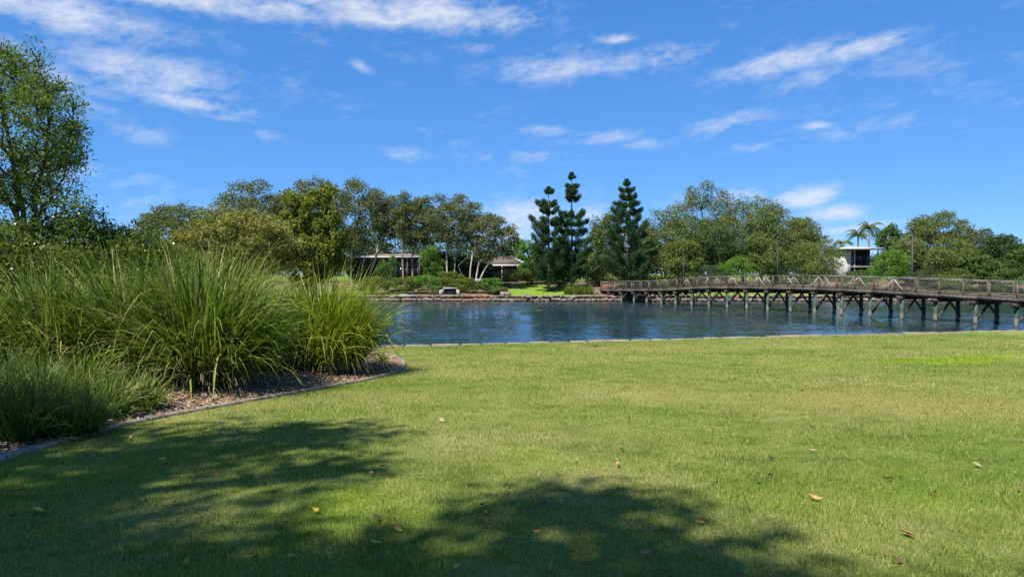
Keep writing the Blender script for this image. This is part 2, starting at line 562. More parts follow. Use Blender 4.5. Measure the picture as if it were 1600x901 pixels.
# water
m, nt, out = new_mat('lake_water')
def wave_vec(scale, nscale, detail, amp, dist):
    v = vec_scaled(nt, scale)
    n = nt.nodes.new('ShaderNodeTexNoise')
    n.inputs['Scale'].default_value = nscale
    n.inputs['Detail'].default_value = detail
    n.inputs['Roughness'].default_value = .6
    n.inputs['Distortion'].default_value = dist
    nt.links.new(v, n.inputs['Vector'])
    a_ = nt.nodes.new('ShaderNodeVectorMath')
    a_.operation = 'SUBTRACT'
    nt.links.new(n.outputs['Color'], a_.inputs[0])
    a_.inputs[1].default_value = (.5, .5, .5)
    b_ = nt.nodes.new('ShaderNodeVectorMath')
    b_.operation = 'MULTIPLY'
    nt.links.new(a_.outputs[0], b_.inputs[0])
    b_.inputs[1].default_value = amp
    return b_.outputs[0]


def vadd(a_, b_):
    n = nt.nodes.new('ShaderNodeVectorMath')
    n.operation = 'ADD'
    nt.links.new(a_, n.inputs[0])
    if isinstance(b_, tuple):
        n.inputs[1].default_value = b_
    else:
        nt.links.new(b_, n.inputs[1])
    return n.outputs[0]


# ripples tilt the surface by their own slope (small wind waves, longer swell, broad gust patches)
nv_ = vadd(vadd(wave_vec((.5, 1.0, 1), 2.9, 3, (.26, .46, 0), .5), wave_vec((.4, 1.0, 1), .30, 2, (.08, .16, 0), .3)), (0, 0, 0))
gust = nt.nodes.new('ShaderNodeMapRange')
gust.inputs[1].default_value = .35
gust.inputs[2].default_value = .65
gust.inputs[3].default_value = .45
gust.inputs[4].default_value = 1.15
nt.links.new(tex_noise(nt, .055, 3, .5, vec_scaled(nt, (.5, 1.6, 1)), .4), gust.inputs[0])
gs = nt.nodes.new('ShaderNodeVectorMath')
gs.operation = 'SCALE'
nt.links.new(nv_, gs.inputs[0])
nt.links.new(gust.outputs[0], gs.inputs['Scale'])
nv_ = vadd(gs.outputs[0], (0, -.044, 1))
nn = nt.nodes.new('ShaderNodeVectorMath')
nn.operation = 'NORMALIZE'
nt.links.new(nv_, nn.inputs[0])
p = bsdf(nt, out, (.013, .033, .040), .05, .5, nn.outputs[0])
p.inputs['IOR'].default_value = 1.33
M['lake_water'] = m

# ------------------------------------------------------------------ the ground
WATER_Z = -2.0
EDGE_Z = -1.15


def edge_line(x):
    return 28.0 + 0.255 * np.asarray(x, dtype=float)


def shore_y(x):
    x = np.asarray(x, dtype=float)
    return np.maximum(edge_line(np.maximum(x, -20)), np.minimum(42.0, -x / 0.23))


def lawn_z(x, y):
    x = np.asarray(x, dtype=float)
    y = np.asarray(y, dtype=float)
    t = np.clip(y / edge_line(np.clip(x, -12, 80)), -0.4, 1.0)
    return EDGE_Z * t + 0.015 * np.sin(x * 0.7 + 1.0) * np.sin(y * 0.5)


def lush_lit(x, y):
    """how lush (1) or how dry (-1) the turf is; sun patches are painted in"""
    v = np.zeros(len(x))
    for cx, cy, rx, ry, a in ((10.6, 18.6, 4.2, 1.3, 1.0), (13.5, 20.5, 3.0, 1.0, .7), (5.7, 13.6, 1.3, .6, .9), (4.4, 17.2, 1.2, .6, .6), (-.05, 6.9, .8, .9, .9), (-1.2, 5.7, .6, .5, .7), (-3.4, 13.6, 1.5, .9, .5), (1.4, 10.2, 1.0, .5, .4),  # patches in the two near gaps of the tree shade are painted sunlight
                              (7.0, 10.8, 3.0, 1.0, -.8), (4.0, 12.0, 2.2, .7, -.7), (2.2, 20.0, 3.5, 1.2, -.6), (-1.5, 16.0, 2.0, .9, -.5), (9.0, 25.0, 5.0, 1.6, -.6), (-1.7, 9.6, 1.6, .6, -.4), (3.2, 8.6, 1.3, .5, -.4)):
        v += a * np.exp(-(((x - cx) / rx) ** 2 + ((y - cy) / ry) ** 2))
    w = np.sin(x * .9 + 1.3 * np.sin(y * .8)) * np.sin(y * 1.2 + 1.1 * np.sin(x * .7)) * .5 + np.sin(x * 2.9 + 2 * np.sin(y * 1.9)) * np.sin(y * 3.3 + 2 * np.sin(x * 2.3)) * .32
    trend = np.interp(y, [0, 7, 9.5, 12, 16, 24, 40], [.05, .05, -.14, -.32, -.22, -.15, -.18])
    return np.clip(v * (.75 + w * .6) + w * .42 + trend, -1, 1)


def on_lawn(px, py):
    s = (py - HOR) / F
    d = 10.0
    for _ in range(30):
        x = (px - 800) / F * d
        d = 0.5 * d + 0.5 * (EYE - float(lawn_z(x, d))) / s
    x = (px - 800) / F * d
    return Vector((x, d, float(lawn_z(x, d))))


def grid_faces(nu, nv):
    i, j = np.meshgrid(np.arange(nu - 1), np.arange(nv - 1), indexing='ij')
    a = (i * nv + j).ravel()
    return np.stack([a, a + nv, a + nv + 1, a + 1], axis=1)


xs = np.concatenate([np.linspace(-90, -30, 25)[:-1], np.linspace(-30, 45, 226), np.linspace(45, 110, 27)[1:]])
ts = np.concatenate([np.linspace(0, .58, 14)[:-1], np.linspace(.58, 1, 90)])
XX, TT = np.meshgrid(xs, ts, indexing='ij')
YY = -40 + TT * (shore_y(XX) + 40)
ZZ = lawn_z(XX, YY)
V = np.stack([XX, YY, ZZ], axis=-1).reshape(-1, 3)
lawn = obj('lawn', mesh_np('lawn', V, grid_faces(len(xs), len(ts)), M['lawn_ground'], True))
_a = lawn.data.attributes.new('lush_lit', 'FLOAT', 'POINT')
_a.data.foreach_set('value', lush_lit(V[:, 0], V[:, 1]).astype(np.float32))
tag(lawn, 'wide mown lawn sloping gently down to the water', kind='structure')

# garden bed outline along the concrete edging
edge_px = [(0, 718), (50, 703), (100, 689), (150, 675), (200, 663), (250, 652.5), (300, 643), (350, 634), (400, 625), (450, 616), (500, 607), (545, 599), (580, 592), (607, 585), (624, 577.5), (631, 570), (626, 562), (612, 556), (597, 551.5)]
edge_px = [(-110, 757), (-50, 735)] + edge_px
edge_pts = [on_lawn(*p) for p in edge_px] + [Vector((-5.4, 25.0, 0)), Vector((-6.6, 26.4, 0))]


def smooth_path(pts, sub=5):
    out = []
    n = len(pts)
    for i in range(n - 1):
        p0, p1, p2, p3 = pts[max(i - 1, 0)], pts[i], pts[i + 1], pts[min(i + 2, n - 1)]
        for k in range(sub):
            t = k / sub
            out.append(0.5 * ((2 * p1) + (p2 - p0) * t + (2 * p0 - 5 * p1 + 4 * p2 - p3) * t * t + (3 * p1 - p0 - 3 * p2 + p3) * t ** 3))
    out.append(pts[-1])
    return out


edge_path = smooth_path(edge_pts, 5)
for p in edge_path:
    p.z = float(lawn_z(p.x, p.y))
bed_poly = [(p.x, p.y) for p in edge_path] + [(-9.0, 38.0), (-42.0, 40.0), (-42.0, 4.0)]
bp = np.array(bed_poly)


def in_poly(x, y, poly=bp):
    inside = np.zeros(len(x), dtype=bool)
    n = len(poly)
    j = n - 1
    for i in range(n):
        xi, yi = poly[i]
        xj, yj = poly[j]
        c = ((yi > y) != (yj > y)) & (x < (xj - xi) * (y - yi) / (yj - yi + 1e-12) + xi)
        inside ^= c
        j = i
    return inside


def bed_lift(x, y):
    """height of the mulch above the lawn: swells away from the edging"""
    d = np.full(len(x), 1e9)
    ep = np.array([(p.x, p.y) for p in edge_path])
    for q in ep:
        d = np.minimum(d, np.hypot(x - q[0], y - q[1]))
    return 0.015 + 0.16 * np.clip(d / 1.6, 0, 1) + 0.012 * np.sin(x * 5.1) * np.sin(y * 4.3)


gx, gy = np.meshgrid(np.arange(-20, 0, 0.33), np.arange(3, 38, 0.33))
gx, gy = gx.ravel() + RNG.uniform(-.1, .1, gx.size), gy.ravel() + RNG.uniform(-.1, .1, gy.size)
k = in_poly(gx, gy)
pts2 = [Vector(p) for p in bed_poly] + [Vector((a, b)) for a, b in zip(gx[k], gy[k])]
nb = len(bed_poly)
res = delaunay_2d_cdt(pts2, [(i, (i + 1) % nb) for i in range(nb)], [], 1, 1e-5)
bv = np.array([(p.x, p.y) for p in res[0]])
bz = lawn_z(bv[:, 0], bv[:, 1]) + bed_lift(bv[:, 0], bv[:, 1])
bed = obj('garden_bed', mesh_np('garden_bed', np.column_stack([bv, bz]), np.array([f for f in res[2] if len(f) == 3]), M['mulch'], True))
tag(bed, 'garden bed of brown bark mulch under the tall grasses', kind='structure')


def bed_z(x, y):
    return float(lawn_z(x, y)) + float(bed_lift(np.array([x]), np.array([y]))[0])


# concrete mowing edge: a shallow rounded strip
mb = MB()
prof = [(-.075, -.06), (-.075, .028), (-.058, .044), (.048, .046), (.070, .028), (.070, -.06)]
n = len(edge_path)
vv, qq = [], []
for i, p in enumerate(edge_path):
    d = (edge_path[min(i + 1, n - 1)] - edge_path[max(i - 1, 0)])
    d.z = 0
    d.normalize()
    s = Vector((d.y, -d.x, 0))
    wob = 0.006 * math.sin(i * 1.7) + 0.004 * math.sin(i * 3.1)
    for (o, h) in prof:
        vv.append(p + s * (o + wob) + Vector((0, 0, h + wob * .5)))
m_ = len(prof)
for i in range(n - 1):
    for k in range(m_ - 1):
        qq.append((i * m_ + k, i * m_ + k + 1, (i + 1) * m_ + k + 1, (i + 1) * m_ + k))
mb.add(vv, qq)
edging = mb.build('garden_edging', M['concrete'])
tag(edging, 'grey concrete mowing edge curving between the lawn and the mulched garden bed', 'edging')

# far bank terrain
FAR_Y = 93.6


def bank_z(x, y):
    y = np.asarray(y, dtype=float)
    t = np.clip((y - FAR_Y) / 19.0, 0, 1)
    return -1.32 + 1.6 * t * t * (3 - 2 * t) * .6 + 0.64 * t


ys = np.concatenate([np.linspace(FAR_Y, 125, 50), np.geomspace(126, 3000, 22)])
xs = np.concatenate([-np.geomspace(90, 3000, 18)[::-1], np.linspace(-88, 110, 180), np.geomspace(112, 3000, 18)])
XX, YY = np.meshgrid(xs, ys, indexing='ij')
ZZ = bank_z(XX, YY) + np.where(YY < 140, .05 * np.sin(XX * .8) * np.sin(YY * .6), 0)
V = np.stack([XX, YY, ZZ], axis=-1).reshape(-1, 3)
me = mesh_np('far_bank', V, grid_faces(len(xs), len(ys)), M['bank_ground'], True)
turf = np.zeros(len(V), dtype=np.float32)
x, y = V[:, 0], V[:, 1]
turf[(x > -1.6 + .12 * (y - 94)) & (x < 9.5 - .32 * (y - 94)) & (y < 108)] = 1
turf[(x > 20) & (y < 103)] = 1
turf[(x < -14) & (y < 100)] = .6
turf[y > 130] = .7
att = me.attributes.new('turf', 'FLOAT', 'POINT')
att.data.foreach_set('value', turf)
far_bank = obj('far_bank', me)
tag(far_bank, 'far shore of the lake with lawn and planted ground', kind='structure')

wx = 1500
water = obj('lake', mesh_np('lake', [(-wx, -60, WATER_Z), (wx, -60, WATER_Z), (wx, FAR_Y + 1.5, WATER_Z), (-wx, FAR_Y + 1.5, WATER_Z)], np.array([(0, 1, 2, 3)]), M['lake_water']))
tag(water, 'rippled blue-green lake water', kind='structure')

# ------------------------------------------------------------------ stone work
def rock_mesh(name, mat, seed, flat=.75):
    r = random.Random(seed)
    bmv, bq = [], []
    # a box of 3x3x3 points pushed towards a rounded, chipped block
    idx = {}
    for i in range(3):
        for j in range(3):
            for k in range(3):
                if (i, j, k) == (1, 1, 1):
                    continue
                p = Vector((i - 1, j - 1, k - 1))
                l = max(abs(p.x), abs(p.y), abs(p.z))
                p = p.lerp(p.normalized(), .45) * (1 + r.uniform(-.14, .12))
                idx[(i, j, k)] = len(bmv)
                bmv.append((p.x * .5, p.y * .5, p.z * .5 * flat))
    for ax in range(3):
        for side in (0, 2):
            for a in range(2):
                for b in range(2):
                    def key(u, w):
                        t = [u, w]
                        t.insert(ax, side)
                        return idx[tuple(t)]
                    f = [key(a, b), key(a + 1, b), key(a + 1, b + 1), key(a, b + 1)]
                    if (side == 2) == (ax == 1):
                        f = f[::-1]
                    bq.append(f)
    return mesh_np(name, bmv, np.array(bq), mat)


ROCKS = [rock_mesh('rock', M['rock'], 10 + i) for i in range(6)]
RED = [rock_mesh('rock', M['red_rock'], 30 + i) for i in range(4)]
rr = random.Random(5)
wall = empty('rock_wall', (0, FAR_Y, WATER_Z), 'low dry-stacked rock wall holding up the far bank at the waterline', 'rock wall')
mb = MB()
mb.box((15, .75, .33), (220, .7, .70))
mb.build('backing', M['rock'], wall)
x = -27.0
count = 0
while x < 74 and count < 290:
    for row in range(2):
        w = rr.uniform(.65, 1.15)
        me = rr.choice(RED if rr.random() < (.55 if -9.6 < x < -4.2 else .12 if x < 2 else .03) else ROCKS)
        o = obj('rock', me, wall)
        o.location = (x + w / 2 + (0.4 if row else 0), .30 + .16 * row + rr.uniform(-.08, .08), .16 + row * .40 + rr.uniform(-.04, .04))
        o.scale = (w * 1.12, rr.uniform(.7, .95), rr.uniform(.58, .78))
        o.rotation_euler = (rr.uniform(-.15, .15), rr.uniform(-.15, .15), rr.uniform(-.4, .4) + rr.choice([0, math.pi]))
        count += 1
    x += rr.uniform(.62, .86)

cop = empty('stone_edge', (0, 27, EDGE_Z), 'row of pale coping stones along the lake edge of the near lawn', 'stone wall')
mb = MB()
px_ = [(-6.0 + i * .5) for i in range(110)]
for a, b in zip(px_[:-1], px_[1:]):
    ya, yb = float(shore_y(a)), float(shore_y(b))
    mb.beam((a, ya + .18 - 27, -.62), (b, yb + .18 - 27, -.62), .24, 1.0)
mb.build('wall_face', M['rock'], cop)
COPS = [rock_mesh('coping_stone', M['coping'], 60 + i, 1.0) for i in range(5)]
x = -5.9
while x < 47:
    w = rr.uniform(.7, 1.2)
    o = obj('coping_stone', rr.choice(COPS), cop)
    xc = x + w / 2
    o.location = (xc, float(shore_y(xc)) + .16 - 27, -.06 + rr.uniform(-.02, .012))
    o.scale = (w * 1.02, .50, rr.uniform(.18, .24))
    o.rotation_euler = (rr.uniform(-.03, .03), rr.uniform(-.03, .03), math.atan(.255) + rr.uniform(-.05, .05))
    x += w

# ------------------------------------------------------------------ foliage builders
def leaves(centers, length, width, rng, up=0.0, out_dir=None, out_w=0.0, droop=0.0):
    """diamond leaf faces: (N,3) centres -> verts, quads"""
    n = len(centers)
    d = rng.normal(size=(n, 3))
    if out_dir is not None:
        d += out_dir * out_w
    d[:, 2] += up - droop
    d /= np.linalg.norm(d, axis=1, keepdims=True) + 1e-9
    r = rng.normal(size=(n, 3))
    s = np.cross(d, r)
    s /= np.linalg.norm(s, axis=1, keepdims=True) + 1e-9
    L = (length * rng.uniform(.65, 1.35, n))[:, None]
    W = (width * rng.uniform(.7, 1.3, n))[:, None]
    c = np.asarray(centers)
    v = np.stack([c - d * L * .5, c + s * W * .5, c + d * L * .5, c - s * W * .5], axis=1).reshape(-1, 3)
    q = np.arange(4 * n).reshape(-1, 4)
    return v, q


def blob_points(c, r, n, rng, shell=.55):
    """points through an uneven clump, thicker towards its skin and its top"""
    u = rng.normal(size=(n, 3))
    u /= np.linalg.norm(u, axis=1, keepdims=True)
    u[:, 2] = np.where((u[:, 2] < -.3) & (rng.random(n) < .5), -u[:, 2], u[:, 2])
    ph = rng.uniform(0, 6.28, 6)
    lump = 1 + .17 * np.sin(u[:, 0] * 5 + ph[0]) * np.sin(u[:, 1] * 5 + ph[1]) + .15 * np.sin(u[:, 2] * 6 + ph[2] + u[:, 0] * 3) + .10 * np.sin(u[:, 1] * 11 + ph[3] + u[:, 2] * 7)
    rad = (shell + (1 - shell) * rng.random(n) ** .6) * lump * np.where(rng.random(n) < .07, rng.uniform(1.0, 1.25, n), 1.0)
    rad = np.where(rng.random(n) < .2, rad * rng.random(n), rad)
    return np.asarray(c) + u * rad[:, None] * np.asarray(r), u


def skeleton(base, trunk, targets, rng, r_base, r_tip=.012, bend=.12, sides=6, wander=.06):
    """trunk: points above base; every target is reached by a limb from the best node"""
    nodes = [Vector(base)]
    par = [-1]
    plen = [0.0]
    paths = []
    for tr in trunk:
        cur = 0
        path = [0]
        for p in tr:
            nodes.append(Vector(p))
            par.append(cur)
            plen.append(plen[cur] + (nodes[-1] - nodes[cur]).length)
            cur = len(nodes) - 1
            path.append(cur)
        paths.append(path)
    tg = sorted([Vector(t) for t in targets], key=lambda t: (t - nodes[0]).length)
    size = max((t - nodes[0]).length for t in tg)
    for t in tg:
        best, bc = 0, 1e9
        for i, p in enumerate(nodes):
            if i == 0 and len(nodes) > 2:
                continue
            d = t - p
            c = d.length + .35 * plen[i] + 1.1 * max(0.0, .45 * math.hypot(d.x, d.y) - d.z)
            if c < bc:
                best, bc = i, c
        p0 = nodes[best]
        d = t - p0
        L = d.length
        if L < .02:
            continue
        k = max(2, min(5, int(L / (size * .07)) + 1))
        cur = best
        path = [best]
        side = Vector(rng.normal(size=3)) * wander * L
        for s in range(1, k + 1):
            f = s / k
            q = p0 + d * f
            q = q + (Vector((-d.x, -d.y, 0)) * bend + Vector((0, 0, L * bend * .7)) + side) * (4 * f * (1 - f)) * .5
            nodes.append(q)
            par.append(cur)
            plen.append(plen[cur] + (q - nodes[cur]).length)
            cur = len(nodes) - 1
            path.append(cur)
        paths.append(path)
    n = len(nodes)
    acc = [0.0] * n
    rad = [0.0] * n
    P = 2.1
    for i in range(n - 1, -1, -1):
        if acc[i] == 0:
            acc[i] = 1.0
        rad[i] = acc[i] ** (1 / P)
        if par[i] >= 0:
            acc[par[i]] += acc[i] * (1.0) + .04
    r0 = max(rad)
    mb = MB()
    for path in paths:
        pts = [nodes[i] for i in path]
        rs = [max(r_tip, r_base * rad[i] / r0) for i in path]
        if path[0] != 0 and len(path) > 1:
            rs[0] = min(rs[0], rs[1] * 1.25)
        rs[-1] = min(rs[-1], rs[-2] * .6 + r_tip * .3)
        if path[0] == 0:
            rs[0] *= 1.25
        mb.tube(pts, rs, sides, cap=False)
    return mb


def scatter_targets(c, r, n, rng, low=-.75, inner=.35):
    """points through an ellipsoid, kept apart"""
    pts = []
    tries = 0
    mind = 1.55 / n ** (1 / 3)
    while len(pts) < n and tries < n * 80:
        tries += 1
        u = rng.normal(size=3)
        u /= np.linalg.norm(u)
        p = u * (inner + (1 - inner) * rng.random() ** .45)
        if p[2] < low:
            continue
        if all(np.linalg.norm(p - q) > mind for q in pts):
            pts.append(p)
        if tries % (n * 20) == 0:
            mind *= .8
    return [np.asarray(c) + p * np.asarray(r) for p in pts]


def tree(name, label, category, base, crown_c, crown_r, leaf, bark, seed, n_blob=22, n_leaf=8000, leaf_l=.30, leaf_w=.15, blob=.30, r_base=.2,
         trunks=None, group=None, low=-.75, shell=.55, twigs=2, inner=.35, extra=None, bend=.12, up=.0, droop=.0, flat=.8):
    rng = np.random.default_rng(seed)
    base = Vector(base)
    root = empty(name, base, label, category, group)
    b = np.array(base)
    cc = np.array(crown_c, dtype=float) - b
    tg = scatter_targets(cc, np.array(crown_r) * (1 - blob * .55), n_blob, rng, low, inner)
    rad = [np.array(crown_r) * blob * rng.uniform(.75, 1.25) for _ in tg]
    for q in (extra or []):
        tg.append(np.array(q[0]) - b)
        rad.append(np.array(q[1], dtype=float))
    if trunks is None:
        h = max(.15, cc[2] - crown_r[2] * .55)
        lean = rng.normal(size=2) * .03 * h
        trunks = [[(lean[0] * .4 + cc[0] * .1, lean[1] * .4 + cc[1] * .1, h * .5), (lean[0] + cc[0] * .3, lean[1] + cc[1] * .3, h), (cc[0] * .7, cc[1] * .7, cc[2] * .98)]]
    else:
        trunks = [[tuple(np.array(p) - b) for p in tr] for tr in trunks]
    ends = []
    for t, r in zip(tg, rad):
        ends.append(t)
        for _ in range(twigs):
            u = rng.normal(size=3)
            u[2] = abs(u[2])
            u /= np.linalg.norm(u)
            ends.append(t + u * r * .75)
    sk = skeleton((0, 0, -.15), trunks, ends, rng, r_base, .012 if r_base < .12 else .018, bend)
    sk.build('trunk', M[bark], root, smooth=True)
    vol = np.array([np.prod(r) ** (2 / 3) for r in rad])
    cnt = (vol / vol.sum() * n_leaf).astype(int)
    P, U = [], []
    for t, r, k in zip(tg, rad, cnt):
        r = np.array(r)
        rr_ = np.array([max(r[0], .6 * r.mean()), max(r[1], .6 * r.mean()), max(r[2] * flat, .5 * r.mean())])
        p, u = blob_points(t, rr_, max(8, int(k)), rng, shell)
        P.append(p)
        U.append(u)
    P = np.concatenate(P)
    U = np.concatenate(U)
    k = P[:, 2] > .02
    P, U = P[k], U[k]
    v, q = leaves(P, leaf_l, leaf_w, rng, up, U, .8, droop)
    obj('crown', mesh_np('crown', v, q, M[leaf]), root)
    return root


def grass_clump(name, label, base, n, length, spread, width, mat, seed, lean=(0, 0), rad=.3, group=None, stiff=.43, seg=7, category='grass clump', gravity=1.0):
    """arching strap blades from one crown"""
    rng = np.random.default_rng(seed)
    th = rng.uniform(0, 2 * math.pi, n)
    rr_ = rad * np.sqrt(rng.random(n))
    bx, by = rr_ * np.cos(th), rr_ * np.sin(th)
    out = np.clip(rr_ / rad * .55 + rng.normal(0, .28, n), 0.02, 1.25)
    az = th + rng.normal(0, .75, n)
    kink = np.where(rng.random(n) < .12, rng.uniform(.7, 1.6, n), 0.0)
    kat = rng.integers(3, seg, n)
    tilt = out * spread                                  # angle from the vertical at the foot
    L = length * np.where(rng.random(n) < .3, rng.uniform(.25, .7, n), rng.uniform(.6, 1.1, n)) * (1.08 - .34 * out)
    curl = (rng.gamma(2.2, .36, n) * (1 - stiff) * 2.2 + .1) * gravity
    W = width * rng.uniform(.6, 1.35, n)
    sdir = np.stack([-np.sin(az), np.cos(az), np.zeros(n)], axis=1)
    twist = rng.normal(0, .6, n)
    P = np.stack([bx, by, np.full(n, -.03)], axis=1)
    V = np.zeros((n, seg + 1, 2, 3))
    ang = tilt.copy()
    for s in range(seg + 1):
        f = s / seg
        w = W * (1 - f ** 2.2) * .5 + .0006
        w = w * (0.55 + 0.9 * min(f * 3, .5))
        hd = np.stack([np.cos(az), np.sin(az), np.zeros(n)], axis=1)
        nrm = hd * np.cos(ang)[:, None] + np.array([0, 0, 1.0]) * (-np.sin(ang))[:, None]
        a = twist * f
        side = sdir * np.cos(a)[:, None] + nrm * np.sin(a)[:, None]
        V[:, s, 0] = P - side * w[:, None]
        V[:, s, 1] = P + side * w[:, None]
        step = L / seg
        dirv = hd * np.sin(ang)[:, None] + np.array([0, 0, 1.0]) * np.cos(ang)[:, None]
        dirv[:, 0] += lean[0] * f
        dirv[:, 1] += lean[1] * f
        P = P + dirv * step[:, None]
        ang = ang + curl / seg * (.5 + 1.5 * f)
        ang = ang + np.where(kat == s, kink, 0.0)
        ang = np.minimum(ang, 2.6)
    V[:, :, :, 2] = np.maximum(V[:, :, :, 2], .01)
    verts = V.reshape(-1, 3)
    i = np.arange(n)[:, None] * (seg + 1) * 2
    s = np.arange(seg)[None, :] * 2
    a = (i + s).ravel()
    q = np.stack([a, a + 1, a + 3, a + 2], axis=1)
    root = empty(name, base, label, category, group)
    obj('blades', mesh_np('blades', verts, q, M[mat]), root)
    if length > 2:
        nd = int(n * .10)
        a_ = rng.uniform(0, 6.28, nd)
        r_ = rad * rng.uniform(.5, 1.5, nd)
        f0 = np.stack([np.cos(a_) * r_ * .6, np.sin(a_) * r_ * .6, rng.uniform(.0, .25, nd)], 1)
        f1 = f0 + np.stack([np.cos(a_ + rng.normal(0, .6, nd)) * .5, np.sin(a_ + rng.normal(0, .6, nd)) * .5, rng.uniform(-.1, .5, nd)], 1)
        f2 = f1 + np.stack([np.cos(a_) * .25, np.sin(a_) * .25, -rng.uniform(.1, .5, nd)], 1)
        sd_ = np.stack([-np.sin(a_), np.cos(a_), np.zeros(nd)], 1) * .009
        for f_ in (f0, f1, f2):
            f_[:, 2] = np.maximum(f_[:, 2], .015)
        vv_ = np.stack([f0 - sd_, f0 + sd_, f1 - sd_, f1 + sd_, f2 - sd_ * .3, f2 + sd_ * .3], 1).reshape(-1, 3)
        b_ = np.arange(nd) * 6
        obj('dead_blades', mesh_np('dead_blades', vv_, np.concatenate([np.stack([b_, b_ + 1, b_ + 3, b_ + 2], 1), np.stack([b_ + 2, b_ + 3, b_ + 5, b_ + 4], 1)]), M['dead_blade']), root)
    return root


# ------------------------------------------------------------------ garden bed planting
def bed_at(px, d):
    x = (px - 800) / F * d
    return Vector((x, d, bed_z(x, d)))


G1 = 'tall strap-leaved grasses in the garden bed'
big = [
    # px, d, n, length, spread, width, mat, radius, lean, label
    (318, 12.9, 3200, 2.55, .90, .034, 'blade', .60, (.0, 0), 'largest dark green strappy grass clump, its foot close to the concrete edging'),
    (408, 15.6, 1000, 2.35, .82, .032, 'blade', .45, (0, 0), 'strappy grass clump squeezed between the largest clump and the lime green end clump'),
    (505, 16.2, 3300, 2.30, .70, .034, 'blade_lime', .80, (.0, .02), 'lime green grass clump at the lake end of the bed, beside the water'),
    (196, 13.1, 2500, 2.50, .92, .034, 'blade', .65, (-.25, -.05), 'big arching grass clump just left of the largest clump'),
    (70, 12.6, 2100, 2.40, .95, .034, 'blade', .65, (-.30, -.05), 'big arching grass clump at the left border, behind the low tussocks'),
    (-60, 11.9, 1200, 2.20, .95, .034, 'blade', .60, (-.10, 0), 'arching grass clump cut off by the left border of the photo'),
    (262, 15.4, 1500, 2.70, .70, .032, 'blade', .55, (-.05, 0), 'tall grass clump rising behind the gap left of the largest clump'),
    (125, 15.2, 1300, 2.35, .80, .032, 'blade', .55, (-.15, 0), 'grass clump below the white-flowered shrubs, behind the arching clumps'),
    (350, 16.6, 1400, 2.70, .70, .032, 'blade_lime', .55, (0, 0), 'yellowish grass clump showing above the largest clump, under the twiggy olive tree'),
]
for k, (px, d, n, L, sp_, w, mt, rd, ln, lb) in enumerate(big):
    grass_clump('grass_clump', lb, bed_at(px, d), n, L, sp_, w, mt, 100 + k, ln, rd, G1)
G2 = 'low tussock grasses at the near end of the bed'
small = [
    (28, 8.15, 900, .95, 1.0, 'blade_blue', 'low dull green tussock nearest the camera, in the shade at the left border'),
    (112, 8.55, 800, .85, 1.05, 'blade_blue', 'low shaded tussock against the edging, second from the left border'),
    (-40, 8.9, 800, .95, 1.0, 'blade_blue', 'low tussock half outside the left border of the photo'),
    (62, 9.6, 900, 1.0, 1.0, 'blade_blue', 'low tussock behind the two nearest shaded tussocks'),
    (158, 9.7, 700, .85, 1.05, 'blade', 'low bright-tipped tussock in front of the left arching clump'),
    (212, 10.3, 700, .75, 1.05, 'blade', 'rightmost low tussock, sunlit, on the mulch beside the largest clump'),
    (10, 10.8, 900, 1.15, .9, 'blade_blue', 'tussock at the left border between low tussocks and tall grass'),
    (120, 10.9, 800, 1.05, .95, 'blade', 'middle tussock at the foot of the left arching clump'),
]
for k, (px, d, n, L, sp_, mt, lb) in enumerate(small):
    grass_clump('grass_tussock', lb, bed_at(px, d), int(n * .8), L * .86, sp_, .016, mt, 200 + k, (0, 0), .26, G2, .4, 5, 'tussock')
grass_clump('grass_tuft', 'small dry straw-green tuft on the mulch at the rounded tip of the bed', bed_at(596, 18.4), 160, .5, 1.1, .010, 'blade_lime', 260, (0, 0), .12, None, .5, 5, 'tuft')

w_ = on_lawn(930, 541)
grass_clump('grass_tuft', 'dark green patch of coarse grass near the lake edge of the lawn', w_, 700, .13, 1.0, .012, 'blade', 261, (0, 0), .62, None, .5, 4, 'tuft')
# white-flowered shrubs behind the grasses
sh = [
    (-45, 17.5, 350, 150, 'shrub behind the tall grass at the left border, under the leaning tree'),
    (55, 18.2, 342, 150, 'flowering shrub below the trunks of the left tree'),
    (135, 18.8, 325, 130, 'highest flowering shrub of the hedge, right of the left tree trunks'),
    (200, 19.4, 352, 120, 'flowering shrub with an upright shoot, third of the hedge from the lake end'),
    (262, 20.5, 378, 110, 'low flowering shrub at the lake end of the hedge, under the far dark trees'),
]
fl_rng = random.Random(3)
for k, (px, d, ty, wpx, lb) in enumerate(sh):
    b = bed_at(px, d)
    top = EYE - (ty - HOR) / F * d
    top += .15
    h = top - b.z
    w = wpx / F * d / 2 * 1.2
    t = tree('flowering_shrub', lb, 'shrub', b, (b.x, b.y, b.z + h * .55), (w * 1.05, w * 1.05, h * .45), 'shrub_leaf', 'dark_bark', 300 + k, 30, 17000, .115, .042, .40, .05, low=-.95, group='shrubs behind the grasses', twigs=3, shell=.5, droop=.1)
    fm = bpy.data.meshes.get('flower_head')
    if fm is None:
        mbf = MB()
        for a in range(5):
            an = a * 2 * math.pi / 5
            c, s = math.cos(an), math.sin(an)
            mbf.add([(0, 0, 0), (c * .03 - s * .022, s * .03 + c * .022, .012), (c * .065, s * .065, .02), (c * .03 + s * .022, s * .03 - c * .022, .012)], q=[(0, 1, 2, 3)])
        fm = mbf.mesh('flower_head', M['petal'])
    for _ in range(3):
        a = fl_rng.uniform(-2.4, -.7)
        e = fl_rng.uniform(.1, .9)
        f = obj('flower', fm, t)
        f.location = (math.cos(a) * math.cos(e) * w * 1.12, math.sin(a) * math.cos(e) * w * 1.12, h * .55 + math.sin(e) * h * .5)
        f.scale = (.45, .45, .45)
        f.rotation_euler = (1.1, fl_rng.uniform(-.4, .4), fl_rng.uniform(-.6, .6))

